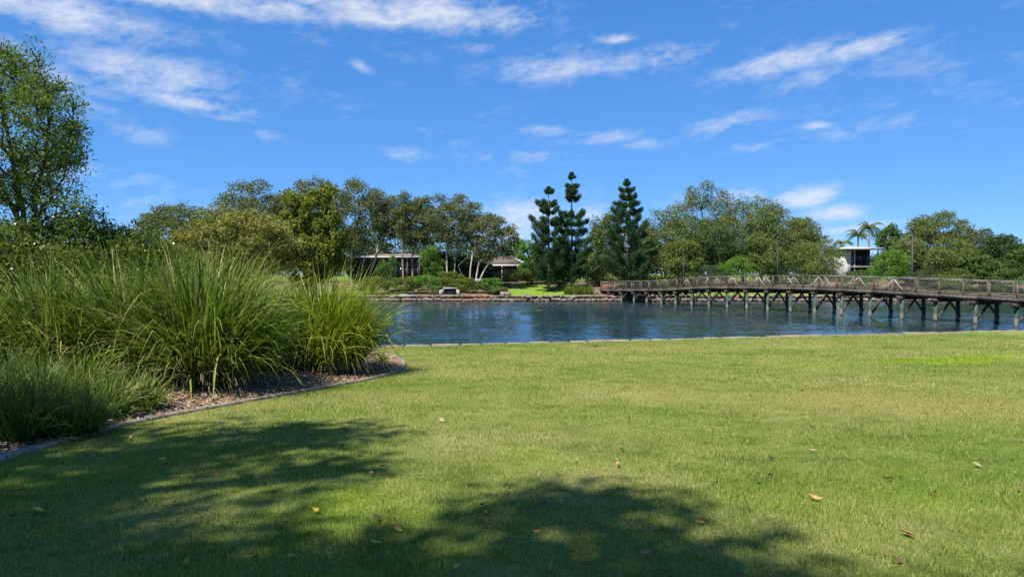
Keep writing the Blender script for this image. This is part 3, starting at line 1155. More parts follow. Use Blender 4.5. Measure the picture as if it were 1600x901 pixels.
# tree at the left border: several stems, airy crown
d = 18.5
b = bed_at(45, d)
P_ = lambda px, py, dd=d: tuple(ray(px, py, dd))
tree('leaning_tree', 'multi-stemmed tree with airy crown rising at the left border', 'tree', b, P_(15, 215), (2.0, 1.9, 2.25), 'near_leaf', 'dark_bark', 401, 52, 27000, .11, .034, .27, .12, twigs=5, shell=.25, inner=.45, low=-.8,
     trunks=[[P_(38, 330), P_(22, 250), P_(10, 180), P_(0, 120)], [P_(55, 330), P_(72, 250, 18.2), P_(80, 190, 18.2), P_(78, 150, 18.2)], [P_(28, 340, 18.9), P_(-10, 260, 18.9), P_(-50, 190, 18.9)], [P_(58, 350, 18.0), P_(100, 280, 18.0), P_(118, 230, 17.9)]],
     extra=[(P_(8, 85), (.55, .5, .4)), (P_(85, 145), (.75, .7, .5)), (P_(115, 200), (.5, .5, .4)), (P_(110, 255), (.42, .4, .4)), (P_(60, 165, 17.5), (.7, .7, .5)), (P_(95, 300, 18.2), (.6, .6, .5)), (P_(70, 320, 18), (.7, .6, .5)), (P_(20, 320, 18), (.8, .6, .5)), (P_(115, 325, 18), (.6, .6, .5)), (P_(-30, 310, 18), (.8, .6, .6)), (P_(60, 285, 18), (.6, .6, .45)), (P_(30, 120), (.6, .6, .5))], bend=.08, up=.3, flat=.9)

# twiggy olive tree and yellow-green tree on the near bank
d = 26
b = bed_at(398, d)
tree('twiggy_tree', 'twiggy spreading olive tree with bare dark branches above the tall grass', 'tree', b, ray(372, 388, d), (2.35, 2.0, 1.55), 'twig_leaf', 'dark_bark', 411, 52, 21000, .15, .05, .27, .10, twigs=5, shell=.25, inner=.4, low=-.7, up=.2)
d = 29
b = bed_at(492, d)
tree('yellowing_tree', 'upright young tree with yellow-tinged leaves beside the twiggy olive tree', 'tree', b, ray(488, 376, d), (1.5, 1.4, 2.35), 'yellow_leaf', 'grey_bark', 421, 50, 19000, .17, .075, .20, .10, twigs=4, shell=.3, inner=.3, low=-.9, droop=.2,
     extra=[(ray(528, 412, d), (.55, .5, .45)), (ray(450, 398, d), (.5, .5, .5)), (ray(512, 300, d), (.42, .4, .35)), (ray(470, 318, d), (.4, .4, .4)), (ray(535, 385, d), (.4, .4, .35))])

# ------------------------------------------------------------------ the big shade trees behind the camera (their shade lies on the lawn)
def shade_tree(label, trunk, blobs, seed, nl):
    ex = []
    for sx, sy, h, r in blobs:
        h = h * 1.9
        o = h / math.tan(SUN_EL)
        ex.append(((sx + TO_SUN_H.x * o, sy + TO_SUN_H.y * o, h), (r, r, r * .6)))
    c = np.mean([e[0] for e in ex], axis=0)
    tree('shade_tree', label, 'tree', (trunk[0], trunk[1], float(lawn_z(trunk[0], trunk[1]))), tuple(c), (1.2, 1.2, .8), 'green_leaf', 'grey_bark', seed, 4, nl, .24, .12, .4, .45, extra=ex, shell=.05, group='shade trees behind the viewpoint')


shade_tree('broad shade tree behind the camera whose shadow covers the near lawn at left', (-11.5, -8.5),
           [(-6.2, 5.0, 8.5, 2.9), (-3.9, 7.2, 8.0, 2.1), (-3.2, 4.4, 8.6, 1.9), (-5.0, 2.5, 9.4, 3.0), (-7.6, 7.2, 8.0, 2.0), (-2.7, 8.3, 7.6, 1.2), (-1.9, 2.5, 9, 2.1), (-1.1, 4.1, 8.6, 1.2), (-1.9, 6.6, 8.2, .8), (-5.9, 8.4, 7.4, 1.2)], 431, 22500)
shade_tree('second shade tree behind the camera whose shadow reaches along the lower border', (-6.0, -11.0),
           [(0.35, 5.3, 8.2, 1.1), (0.8, 3.6, 8.6, 1.5), (2.1, 2.6, 8.6, 1.3), (-.4, 2.4, 9.4, 2.2), (3.6, 1.6, 8.4, 1.3)], 432, 9000)

# ------------------------------------------------------------------ far bank trees
def far_tree(px, d, top, w, bot, leaf, label, seed, bark='grey_bark', name='tree', n_leaf=8500, n_blob=26, blob=.34, r_base=None, trunk_px=None, group=None, shell=.5, leaf_l=.34, leaf_w=.17, twigs=2, low=-.8, **kw):
    x = (px - 800) / F * d
    bx = x if trunk_px is None else (trunk_px - 800) / F * d
    b = Vector((bx, d, float(bank_z(bx, d))))
    zt = EYE - (top - HOR) / F * d
    zb = max(b.z + .1, EYE - (bot - HOR) / F * d)
    rx = w / 2 / F * d
    rz = (zt - zb) / 2
    ry = min(max(rx * .9, 1.0), 5)
    if leaf_l > .28 and name != 'background_tree':
        leaf_l, leaf_w, n_leaf = leaf_l * .84, leaf_w * .86, int(n_leaf * 1.45)
    return tree(name, label, 'tree' if 'shrub' not in name and 'bush' not in name else 'shrub', b, (x, d, (zt + zb) / 2), (rx, ry, rz), leaf, bark, seed, n_blob, n_leaf, leaf_l, leaf_w, blob, r_base or max(.06, .018 * (zt - b.z)), group=group, shell=shell, twigs=twigs, low=low, **kw)


def trunks_px(list_, d):
    return [[tuple(ray(px, py, d + dd)) for px, py, dd in tr] for tr in list_]


GP = 'paperbark trees on the far bank'
pb = dict(bark='paper_bark', name='paperbark_tree', group=GP, blob=.27, n_blob=40, twigs=3, shell=.35, leaf_l=.36, leaf_w=.17, r_base=.17, n_leaf=11500)
far_tree(275, 108, 312, 132, 412, 'paperbark_leaf', 'dark rounded paperbark at the left end of the far tree line, above the flowering shrubs', 501, **{**pb, 'n_leaf': 8000, 'leaf_l': .44, 'leaf_w': .22, 'shell': .45})
far_tree(396, 112, 280, 138, 410, 'paperbark_leaf', 'paperbark behind the twiggy olive tree', 502, **{**pb, 'n_leaf': 9500, 'leaf_l': .44, 'leaf_w': .22, 'shell': .45})
far_tree(482, 114, 272, 125, 405, 'paperbark_leaf', 'tallest paperbark, its top above the yellow-tinged tree', 503, **{**pb, 'n_leaf': 9500, 'leaf_l': .44, 'leaf_w': .22, 'shell': .45})
far_tree(556, 106, 278, 112, 400, 'paperbark_leaf', 'dense tall paperbark with grey stems just right of the yellow-tinged tree', 504, trunks=trunks_px([[(548, 440, 0), (550, 390, 0), (556, 340, 0), (552, 310, 0)], [(562, 440, .6), (572, 390, .5), (580, 340, .4), (575, 315, .4)]], 106), trunk_px=556, **pb)
far_tree(612, 109, 302, 70, 385, 'paperbark_leaf', 'paperbark with a leaning stem left of the small bright tree', 505, trunks=trunks_px([[(574, 440, 0), (588, 400, 0), (604, 360, 0), (610, 330, 0)]], 109), trunk_px=572, **{**pb, 'n_leaf': 6000})
far_tree(646, 106, 300, 78, 400, 'paperbark_leaf', 'slim paperbark with three straight pale stems before the white fascia', 506, trunks=trunks_px([[(630, 440, 0), (629, 400, 0), (632, 360, 0), (640, 325, 0)], [(645, 440, .4), (644, 400, .4), (655, 360, .4), (660, 330, .4)]], 106), trunk_px=637, **pb)
far_tree(708, 104, 299, 100, 392, 'paperbark_leaf', 'open-crowned paperbark with the palest straight trunk in the middle of the group', 507, trunks=trunks_px([[(699, 440, 0), (698, 400, 0), (700, 360, 0), (706, 325, 0)], [(709, 440, .5), (712, 400, .5), (720, 365, .5), (728, 335, .5)]], 104), trunk_px=702, **{**pb, 'shell': .3, 'n_leaf': 8500})
far_tree(768, 102, 333, 92, 412, 'paperbark_leaf', 'low leaning paperbark with crooked forked trunks left of the tiled roof', 508, trunks=trunks_px([[(734, 442, 0), (735, 420, 0), (738, 400, 0), (760, 370, 0)], [(743, 440, .3), (748, 412, .3), (762, 392, .3), (778, 372, .3)], [(748, 440, 0), (758, 420, -.2), (768, 405, -.2), (785, 380, -.2)], [(722, 430, .2), (716, 415, .2), (730, 402, .2), (735, 375, .2)]], 102), trunk_px=742, **{**pb, 'n_leaf': 8000, 'r_base': .2})
far_tree(606, 99, 396, 40, 462, 'green_leaf', 'small dense green tree standing on the bank left of the pale stems', 511, name='young_tree', n_leaf=3500, n_blob=14, leaf_l=.24, leaf_w=.11, low=-.95)
far_tree(675, 101, 378, 40, 446, 'bright_leaf', 'small bright green tree before the palest paperbark trunk', 512, name='young_tree', n_leaf=3500, n_blob=14, leaf_l=.24, leaf_w=.12, low=-.95)
# dim understorey and trees further back
back = [(330, 126, 345, 120, 440, 'dark_leaf', 'dark tree behind the leftmost paperbark'), (450, 130, 320, 150, 445, 'dark_leaf', 'dark tree filling behind the tallest paperbark'),
        (575, 126, 350, 110, 445, 'dark_leaf', 'dark tree behind the dense tall paperbark and the long house'), (690, 133, 345, 120, 445, 'dark_leaf', 'dark tree behind the open-crowned paperbark, over the long house'),
        (815, 140, 372, 70, 440, 'bright_leaf', 'yellow-green tree showing over the tiled roof'), (880, 128, 385, 90, 445, 'dark_leaf', 'dark tree behind the two left pines'),
        (1010, 128, 350, 130, 445, 'dark_leaf', 'dark tree behind the right pine'), (1130, 132, 325, 150, 445, 'dark_leaf', 'dark tree at the back of the big tree mass'),
        (1230, 130, 350, 130, 445, 'dark_leaf', 'dark tree behind the right shoulder of the big tree mass'), (1450, 125, 375, 150, 445, 'dark_leaf', 'dark tree behind the tall bridge lamp'),
        (1560, 122, 390, 140, 445, 'dark_leaf', 'dark tree at the back near the right border'), (760, 128, 395, 60, 445, 'dark_leaf', 'dark tree between the two houses')]
far_row = [(150, 372), (215, 380), (285, 372), (350, 385), (420, 376), (505, 382), (585, 376), (655, 384), (720, 378), (790, 392), (850, 398), (915, 388), (985, 382), (1060, 376), (1135, 380), (1205, 374), (1285, 392), (1345, 400), (1405, 386), (1475, 380), (1545, 378), (1620, 372), (1700, 376)]
for k, (px, tp) in enumerate(far_row):
    back.append((px, 146 + (k % 3) * 6, tp, 104, 446, 'dark_leaf', None))
GAPS = {150: 'far left beyond the leaning tree', 215: 'beyond the flowering shrubs', 285: 'beyond the leftmost paperbark', 350: 'beyond the twiggy olive tree', 420: 'beyond the left side of the yellow-tinged tree', 505: 'beyond the right side of the yellow-tinged tree', 585: 'beyond the left half of the long house', 655: 'beyond the right half of the long house', 720: 'beyond the crooked forked trunks', 790: 'beyond the tiled roof', 850: 'beyond the left pine', 915: 'beyond the gap between the pines', 985: 'beyond the conical pine', 1060: 'beyond the low left rails of the bridge', 1135: 'beyond the vivid green bush', 1205: 'beyond the middle bridge lamp', 1285: 'beyond the dome-shaped tree', 1345: 'beyond the white building', 1405: 'beyond the bright green bushy tree', 1475: 'beyond the flat-topped tree', 1545: 'beyond the dark round tree', 1620: 'beyond the right border tree', 1700: 'outside the right border'}
back = [(px, d, tp, w, bt, lf, lb or 'low dark tree in the rearmost row, ' + GAPS[px]) for (px, d, tp, w, bt, lf, lb) in back]
back += [(556, 111, 404, 40, 446, 'dark_leaf', 'dark understorey tree at the foot of the dense tall paperbark'), (592, 112, 408, 40, 446, 'dark_leaf', 'dark understorey tree beside the leaning stem'), (690, 111, 396, 44, 446, 'dark_leaf', 'dark understorey tree behind the small bright tree'),
         (722, 109, 402, 44, 446, 'dark_leaf', 'dark understorey tree behind the palest trunk'), (752, 110, 410, 40, 446, 'dark_leaf', 'dark understorey tree behind the crooked forked trunks'), (830, 112, 405, 40, 446, 'bright_leaf', 'yellow-green shrubby tree between the tiled roof and the pines')]
for k, (px, d, tp, w, bt, lf, lb) in enumerate(back):
    far_tree(px, d, tp, w, bt, lf, lb, 520 + k, name='background_tree', n_leaf=3000, n_blob=20, leaf_l=.60, leaf_w=.30, low=-.95, group='trees behind the front row')

GM = 'trees of the big mass behind the bridge'
mass = [
    (948, 112, 325, 62, 440, 'olive_leaf', 'pale olive tree between the left pines and the right pine', {}),
    (1040, 108, 318, 95, 440, 'olive_leaf', 'olive tree touching the right side of the right pine', {}),
    (1098, 114, 284, 120, 430, 'olive_leaf', 'highest tree of the mass, airy olive crown behind the round green one', dict(n_leaf=10000, shell=.35, blob=.22, n_blob=40)),
    (1160, 110, 296, 110, 440, 'olive_leaf', 'broad olive tree right of the highest tree of the mass', dict(n_leaf=10000)),
    (1212, 107, 311, 100, 440, 'olive_leaf', 'olive tree behind the thin middle bridge lamp', dict(n_leaf=9500)),
    (1252, 112, 335, 66, 430, 'olive_leaf', 'lower olive tree at the right shoulder of the mass', {}),
    (1088, 102, 338, 52, 425, 'green_leaf', 'round deep green tree in the middle of the mass', dict(n_leaf=6500, leaf_l=.26, leaf_w=.13)),
    (1064, 100, 372, 70, 440, 'olive_leaf', 'low olive tree in front of the round green tree', dict(n_leaf=6000)),
    (1135, 103, 352, 70, 436, 'dark_leaf', 'dark green tree below the broad olive tree', dict(n_leaf=6000)),
    (1190, 101, 362, 66, 438, 'olive_leaf', 'low olive tree left of the middle bridge lamp', dict(n_leaf=6000)),
    (1280, 100, 369, 88, 440, 'olive_leaf', 'dome-shaped grey-green tree left of the white building', dict(n_leaf=7500, leaf_l=.26, leaf_w=.11)),
    (1388, 116, 350, 44, 400, 'green_leaf', 'green crown right of the palms', dict(n_leaf=4000)),
    (1392, 98, 390, 64, 440, 'bright_leaf', 'bright green bushy tree right of the white building', dict(n_leaf=6500, leaf_l=.24, leaf_w=.14)),
    (1418, 104, 366, 60, 436, 'olive_leaf', 'yellowish tree behind the tall bridge lamp', dict(n_leaf=5500)),
    (1464, 110, 331, 98, 400, 'olive_leaf', 'flat-topped spreading tree above the right part of the bridge', dict(n_leaf=8500, shell=.4, low=-.5)),
    (1490, 100, 370, 100, 440, 'olive_leaf', 'low olive tree under the flat-topped tree', dict(n_leaf=8500)),
    (1528, 106, 353, 56, 430, 'paperbark_leaf', 'grey-green slim tree between the flat-topped tree and the dark round tree', dict(n_leaf=5500, bark='paper_bark')),
    (1562, 99, 357, 70, 440, 'dark_leaf', 'dark round tree near the right border', dict(n_leaf=9000)),
    (1602, 95, 383, 60, 440, 'green_leaf', 'green tree cut by the right border', dict(n_leaf=6000)),
    (1530, 97, 398, 60, 442, 'green_leaf', 'low green tree at the foot of the dark round tree', dict(n_leaf=5000)),
    (1660, 96, 350, 110, 440, 'olive_leaf', 'olive tree just outside the right border', dict(n_leaf=5000)),
]
for k, (px, d, tp, w, bt, lf, lb, kw) in enumerate(mass):
    far_tree(px, d + 2, tp, w, bt, lf, lb, 560 + k, **{**dict(name='broadleaf_tree', low=-.92, group=GM if px < 1330 else 'trees behind the right part of the bridge'), **kw})

# shrubs along the far bank
GS = 'shrubs along the far bank'
shr = [
    (583, 96.5, 434, 40, 463, 'olive_leaf', 'dull olive shrub beside the lime green grass, on the far bank'),
    (633, 97, 436, 36, 463, 'shrub_leaf', 'leafy shrub below the three straight stems'),
    (668, 97.5, 433, 42, 463, 'bright_leaf', 'light green shrub left of the concrete outlet'),
    (701, 99.5, 428, 36, 456, 'shrub_leaf', 'rounded green shrub behind the concrete outlet'),
    (728, 98, 436, 36, 463, 'shrub_leaf', 'strappy green shrub between the outlet and the sign'),
    (762, 98, 437, 32, 463, 'bright_leaf', 'green shrub under the sign'),
    (777, 96.5, 452, 24, 463, 'olive_leaf', 'brownish low shrub at the left corner of the far lawn'),
    (808, 108.5, 425, 46, 449, 'olive_leaf', 'rounded strappy shrub below the tiled roof'),
    (832, 109.5, 428, 30, 449, 'olive_leaf', 'tall yellowish shrub left of the pine trunks'),
    (875, 104, 432, 44, 455, 'dark_leaf', 'dark shrub at the foot of the left pine'),
    (936, 104, 425, 34, 455, 'olive_leaf', 'olive shrub left of the bridge end'),
    (925, 108, 395, 36, 440, 'olive_leaf', 'tall brownish-yellow shrub between the pines'),
    (1000, 106, 436, 60, 455, 'olive_leaf', 'pale shrub behind the low left rails of the bridge'),
    (1050, 104, 437, 50, 455, 'shrub_leaf', 'light green shrub behind the first lamp of the bridge'),
    (1152, 101, 402, 40, 438, 'bright_leaf', 'vivid green bush above the bridge rail in the middle of the mass'),
    (1105, 100.5, 418, 50, 446, 'dark_leaf', 'dark bush above the bridge rail left of the vivid bush'),
    (1235, 104, 420, 60, 448, 'dark_leaf', 'dark bush behind the braced rails'),
    (1340, 106, 428, 50, 450, 'green_leaf', 'bush in front of the white building'),
    (1440, 102, 425, 60, 450, 'dark_leaf', 'dark bush behind the tall bridge lamp foot'),
    (1500, 99, 425, 60, 452, 'olive_leaf', 'bush behind the wire rails'),
    (1570, 97, 420, 70, 455, 'green_leaf', 'bush behind the rails at the right border'),
]
for k, (px, d, tp, w, bt, lf, lb) in enumerate(shr):
    far_tree(px, d, tp - 5, w * 1.4, bt, lf, lb, 620 + k, name='bank_shrub', n_leaf=3600 if w < 50 else 5000, n_blob=14, leaf_l=.22, leaf_w=.10, low=-.98, group=GS, r_base=.05)
for k, (px, d, lb) in enumerate([(888, 96.5, 'arching grass clump left of the pine feet at the lawn corner'), (905, 96.2, 'arching grass clump between the far lawn and the bridge end'), (920, 96.6, 'arching grass clump nearest the bridge end'), (897, 98.5, 'arching grass clump behind the others at the bridge end')]):
    x = (px - 800) / F * d
    grass_clump('bank_grass', lb, (x, d, float(bank_z(x, d))), 260, 1.7, .95, .05, 'blade', 680 + k, (0, 0), .5, 'grass clumps by the bridge end', .45, 5)

# ------------------------------------------------------------------ pines
def pine(label, px, d, whorls, seed):
    """whorls: (row in photo, half width in pixels, half thickness in pixels)"""
    rng = np.random.default_rng(seed)
    x = (px - 800) / F * d
    b = Vector((x, d, float(bank_z(x, d))))
    root = empty('pine_tree', b, label, 'tree', 'hoop pines on the far bank')
    k = d / F
    whorls = [(whorls[0][0] - 5, 2.2, 3.0)] + whorls
    ztop = EYE - (whorls[0][0] - 7 - HOR) * k - b.z
    mb = MB()
    mb.tube([(0, 0, -.2), (.03, 0, ztop * .33), (0, .03, ztop * .66), (0, 0, ztop)], [.24, .17, .10, .02], 8)
    mb.build('trunk', M['grey_bark'], root, True)
    P, D = [], []
    bm_ = MB()
    for row, hw, ht in whorls:
        z = EYE - (row - HOR) * k - b.z
        R = hw * k
        nb_ = 5 if hw < 14 else 6
        a0 = rng.uniform(0, 6.28)
        for i in range(nb_):
            a = a0 + i * 2 * math.pi / nb_ + rng.normal(0, .18)
            ln = R * rng.uniform(.6, 1.18)
            rise = (.12 + .40 * rng.random()) * ln
            st = Vector((0, 0, z - rise * .8))
            p1 = Vector((math.cos(a) * ln * .55, math.sin(a) * ln * .55, z - rise * .62))
            p2 = Vector((math.cos(a) * ln, math.sin(a) * ln, z + rise * .55))
            bm_.tube([st, p1, p2], [.045, .03, .012], 4, False)
            n = int(130 + 210 * ln)
            f = rng.random(n) ** .75
            f = .30 + .70 * f if ln > .8 else f
            q = np.where(f[:, None] < .55, np.array(st) + (np.array(p1) - np.array(st)) * (f / .55)[:, None], np.array(p1) + (np.array(p2) - np.array(p1)) * ((f - .55) / .45)[:, None])
            tr = (.10 + .34 * np.sin(np.clip(f, 0, 1) * math.pi * .75)) * ht * k / .60
            u = rng.normal(size=(n, 3))
            u /= np.linalg.norm(u, axis=1, keepdims=True)
            q = q + u * (tr * rng.random(n) ** .5)[:, None]
            P.append(q)
            dd = np.tile(np.array([math.cos(a), math.sin(a), .9]), (n, 1))
            D.append(dd)
    bo = bm_.build('branches', M['dark_bark'], root)
    bo['kind'] = 'stuff'
    P = np.concatenate(P)
    D = np.concatenate(D)
    v, q = leaves(P, .32, .075, rng, .15, D, 1.4)
    obj('crown', mesh_np('crown', v, q, M['pine_leaf']), root)
    return root


pine('left dark pine with a small tufted top, right of the tiled roof', 857, 100,
     [(299, 8, 6), (318, 18, 7), (328, 17, 6), (344, 27, 8), (358, 29, 8), (374, 28, 8), (388, 34, 9), (402, 34, 9), (415, 33, 9), (428, 31, 9)], 701)
pine('tallest dark pine with bare trunk gaps and a small tuft on top', 893, 101,
     [(277, 5, 4), (291, 10, 6), (300, 13, 7), (309, 12, 6), (335, 22, 8), (348, 23, 7), (362, 27, 8), (378, 29, 9), (393, 30, 9), (408, 30, 9), (424, 28, 8)], 702)
pine('dense conical dark pine at the left end of the bridge', 979, 102,
     [(287, 7, 5), (297, 11, 6), (308, 15, 6), (319, 19, 7), (330, 22, 7), (343, 27, 8), (356, 31, 8), (369, 36, 9), (383, 40, 9), (397, 44, 9), (410, 46, 10), (424, 45, 10)], 703)

# ------------------------------------------------------------------ palms
def palm(label, px, d, top, seed, n=15, length=3.0):
    rng = np.random.default_rng(seed)
    x = (px - 800) / F * d
    b = Vector((x, d, float(bank_z(x, d))))
    root = empty('palm_tree', b, label, 'tree', 'palms beside the white building')
    zt = EYE - (top + 14 - HOR) / F * d - b.z
    mb = MB()
    mb.tube([(0, 0, -.2), (.1, 0, zt * .4), (.05, .05, zt * .75), (0, 0, zt)], [.22, .16, .14, .16], 8)
    mb.build('trunk', M['grey_bark'], root, True)
    for i in range(n):
        a = i * 2.4 + rng.normal(0, .2)
        el = rng.uniform(-.1, 1.25)
        L = length * rng.uniform(.8, 1.1)
        pts = []
        p = np.array([0, 0, zt])
        e = el
        for s in range(9):
            pts.append(p.copy())
            p = p + np.array([math.cos(a) * math.cos(e), math.sin(a) * math.cos(e), math.sin(e)]) * L / 8
            e -= .21 + .02 * s
        fr = MB()
        fr.tube([tuple(q) for q in pts], [.05 - .005 * s for s in range(9)], 4, False)
        sd = np.array([-math.sin(a), math.cos(a), 0])
        for s in range(1, 9):
            for sub in range(3):
                c = pts[s - 1] + (pts[s] - pts[s - 1]) * (sub / 3)
                dirv = (pts[s] - pts[s - 1]) / np.linalg.norm(pts[s] - pts[s - 1])
                ll = .75 * math.sin(min(1, (s + sub / 3) / 8) * math.pi * .85 + .3)
                for sg in (-1, 1):
                    t = c + (sd * sg * .75 + dirv * .5 - np.array([0, 0, .55])) * ll
                    w = dirv * .055
                    fr.add([tuple(c - w), tuple(c + w), tuple(t)], t=[(0, 1, 2)])
        fr.build('frond', M['palm_leaf'], root)
    return root


palm('tall palm with drooping fronds directly above the white building', 1357, 124, 342, 711, 16, 3.0)
palm('fuller palm left of the tallest palm', 1340, 128, 354, 712, 18, 3.0)
palm('short palm peeping out left of the white building roof', 1316, 131, 366, 713, 13, 2.4)

# ------------------------------------------------------------------ houses
def house_long():
    d = 119.0
    x0, x1 = (552 - 800) / F * d, (664 - 800) / F * d
    cx, L = (x0 + x1) / 2, x1 - x0
    z0 = float(bank_z(0, d))
    r = empty('house', (cx, d, z0), 'long low house with a white fascia, seen between the paperbark trunks', 'house')
    ze = EYE - (402 - HOR) / F * d - z0
    mb = MB()
    mb.box((0, 5, ze / 2), (L - 1.0, 8, ze))
    mb.build('wall', M['brick_wall'], r)
    mb = MB()
    mb.add([(-L / 2 - .4, .2, ze + .17), (L / 2 + .4, .2, ze + .17), (L / 2 + .4, 10, ze + .17), (-L / 2 - .4, 10, ze + .17), (-L / 2 + 3, 5, ze + .75), (L / 2 - 3, 5, ze + .75)], q=[(0, 1, 5, 4), (2, 3, 4, 5), (0, 3, 2, 1)], t=[(1, 2, 5), (3, 0, 4)])
    mb.build('roof', M['roof_tile'], r)
    mb = MB()
    mb.box((0, .1, ze + .06), (L + .8, .12, .22))
    mb.build('fascia', M['white_paint'], r)
    for i in range(6):
        x = -L / 2 + 1.0 + i * (L - 2) / 5
        mb = MB()
        mb.box((x, .5, ze / 2), (.14, .14, ze - .35))
        mb.build('veranda_post', M['grey_wall'], r)
    for i in range(5):
        x = -L / 2 + 2.2 + i * (L - 4.4) / 4
        mb = MB()
        w, h = 1.7, 2.0
        for sx in (-1, 1):
            mb.box((x + sx * w / 2, .96, 1.7), (.09, .1, h + .09))
        for sz in (-1, 1):
            mb.box((x, .965, 1.7 + sz * h / 2), (w - .1, .1, .09))
        f = mb.build('window', M['grey_wall'], r)
        mb = MB()
        mb.box((x, .985, 1.7), (w - .1, .04, h - .1))
        mb.build('pane', M['window_glass'], f)


def house_tiled():
    d = 117.0
    x0, x1 = (758 - 800) / F * d, (822 - 800) / F * d
    cx, L = (x0 + x1) / 2, x1 - x0
    z0 = float(bank_z(0, d))
    r = empty('house', (cx, d, z0), 'house with a brown tiled roof and open veranda left of the dark pines', 'house')
    ze = EYE - (414.5 - HOR) / F * d - z0
    zr = EYE - (402 - HOR) / F * d - z0
    mb = MB()
    mb.box((-.6, 5.6, ze / 2), (L - 1.6, 7, ze))
    mb.build('wall', M['brick_wall'], r)
    mb = MB()
    mb.add([(-L / 2 - .3, .2, ze + .14), (L / 2 + .3, .2, ze + .14), (L / 2 + .3, 10, ze + .14), (-L / 2 - .3, 10, ze + .14), (-L / 2 + 2, 4.6, zr + .3), (L / 2 - 2.6, 4.6, zr + .3)], q=[(0, 1, 5, 4), (2, 3, 4, 5), (0, 3, 2, 1)], t=[(1, 2, 5), (3, 0, 4)])
    rf = mb.build('roof', M['roof_tile'], r)
    mb = MB()
    mb.beam((L / 2 + .2, .3, ze + .2), (L / 2 - 2.55, 4.5, zr + .36), .22, .08)
    mb.build('hip_cap', M['roof_metal'], rf)
    for row in range(1, 6):                                # tile courses stand proud of the slope
        t = row / 6
        mb = MB()
        mb.beam((-L / 2 - .3 + 2.3 * t, .2 + 4.4 * t, ze + .16 + (zr + .16 - ze) * t), (L / 2 + .3 - 2.9 * t, .2 + 4.4 * t, ze + .16 + (zr + .16 - ze) * t), .12, .05)
        mb.build('tile_course', M['roof_tile'], rf)
    mb = MB()
    mb.box((0, .1, ze), (L + .6, .12, .26))
    mb.build('fascia', M['white_paint'], r)
    for x in (-L / 2 + .5, -.6, L / 2 - 1.4, L / 2 - .3):
        mb = MB()
        mb.box((x, .45, (ze - .15) / 2), (.13, .13, ze - .2))
        mb.build('veranda_post', M['white_paint'], r)
    mb = MB()
    mb.box((-1.2, 2.05, 1.1), (1.7, .06, 2.1))
    mb.build('door', M['window_glass'], r)


def white_building():
    d = 116.0
    x0, x1 = (1319 - 800) / F * d, (1369 - 800) / F * d
    z0 = float(bank_z(0, d))
    L = x1 - x0
    r = empty('white_building', ((x0 + x1) / 2, d, z0), 'two-storey white building with glazed balcony coloured dark for its shade, right of the dome-shaped tree', 'building')
    zt = EYE - (390 - HOR) / F * d - z0
    mb = MB()
    mb.box((-L / 2 + .55, 4, zt / 2), (1.1, 8, zt))
    mb.build('wall', M['white_paint'], r)
    mb = MB()
    mb.box((.55, 5, zt / 2), (L - 1.15, 6, zt - .02))
    mb.build('wall', M['grey_wall'], r)  # grey instead of white: balcony shade put into the wall colour
    mb = MB()
    mb.box((.0, 3.2, zt + .14), (L + .9, 9.0, .24))
    mb.box((-.3, 3.2, zt + .35), (L - .6, 7.0, .16))
    mb.build('roof', M['roof_metal'], r)
    mb = MB()
    mb.box((.55, .9, zt * .47), (L - 1.2, 2.1, .22))
    mb.build('balcony_floor', M['light_concrete'], r)
    for k in range(3):
        mb = MB()
        mb.box((-.9 + k * 1.9, .1, zt / 2), (.14, .14, zt - .05))
        mb.build('column', M['lamp_paint'] if k else M['white_paint'], r)
    for k in range(5):
        mb = MB()
        mb.box((.55, .02, zt * .47 + .3 + k * .2), (L - 1.3, .03, .03))
        mb.build('balcony_rail', M['lamp_paint'], r)
    for lv in (0, 1):
        for k in range(3):
            cx = -.75 + k * 1.3
            mb = MB()
            mb.box((cx, 1.955, .3 + lv * zt * .5 + 1.1), (1.15, .05, 2.1))
            f = mb.build('window', M['lamp_paint'], r)
            mb = MB()
            mb.box((cx, 1.92, .3 + lv * zt * .5 + 1.1), (1.0, .04, 1.95))
            mb.build('pane', M['window_glass'], f)


house_long()
house_tiled()
white_building()

# ------------------------------------------------------------------ small things on the far bank
def bank_point(px, d):
    x = (px - 800) / F * d
    return Vector((x, d, float(bank_z(x, d))))


b = bank_point(703, 95.4)
r = empty('storm_drain', b, 'pale concrete drain outlet with splayed wing walls above the red rocks', 'drain outlet')
mb = MB()
mb.box((0, .5, .92), (1.9, .3, .22))
mb.build('headwall', M['light_concrete'], r)
for s in (-1, 1):
    mb = MB()
    mb.beam((s * .86, .55, .42), (s * 1.25, -.5, .22), .2, .84)
    mb.build('wing_wall', M['light_concrete'], r)
mb = MB()
mb.box((0, .58, .40), (1.6, .1, .80))
mb.build('drain_shade_panel', M['window_glass'], r)  # dark panel standing in for the shade inside the drain
mb = MB()
mb.box((0, -.05, .03), (2.0, .9, .08))
mb.build('apron', M['light_concrete'], r)

b = bank_point(748, 97.6)
r = empty('notice_sign', b, 'pale blue-grey notice board on two posts among the bank shrubs', 'sign', rz=.15)
mb = MB()
mb.box((0, 0, 1.65), (1.05, .05, .72))
mb.build('board', M['sign_face'], r)
for s in (-1, 1):
    mb = MB()
    mb.box((s * .35, .06, .95), (.07, .06, 2.0))
    mb.build('post', M['galvanised'], r)

b = Vector(((636 - 800) / F * 94.2, 94.05, -1.36))
mb = MB()
mb.box((0, 0, .08), (2.1, .9, .24), None, .92)
mb.box((-.3, -.2, .25), (1.2, .4, .12), None, .9)
o = mb.build('concrete_slab', M['light_concrete'], None, loc=b)
tag(o, 'pale concrete slab resting on the rock wall left of the drain outlet', 'slab')

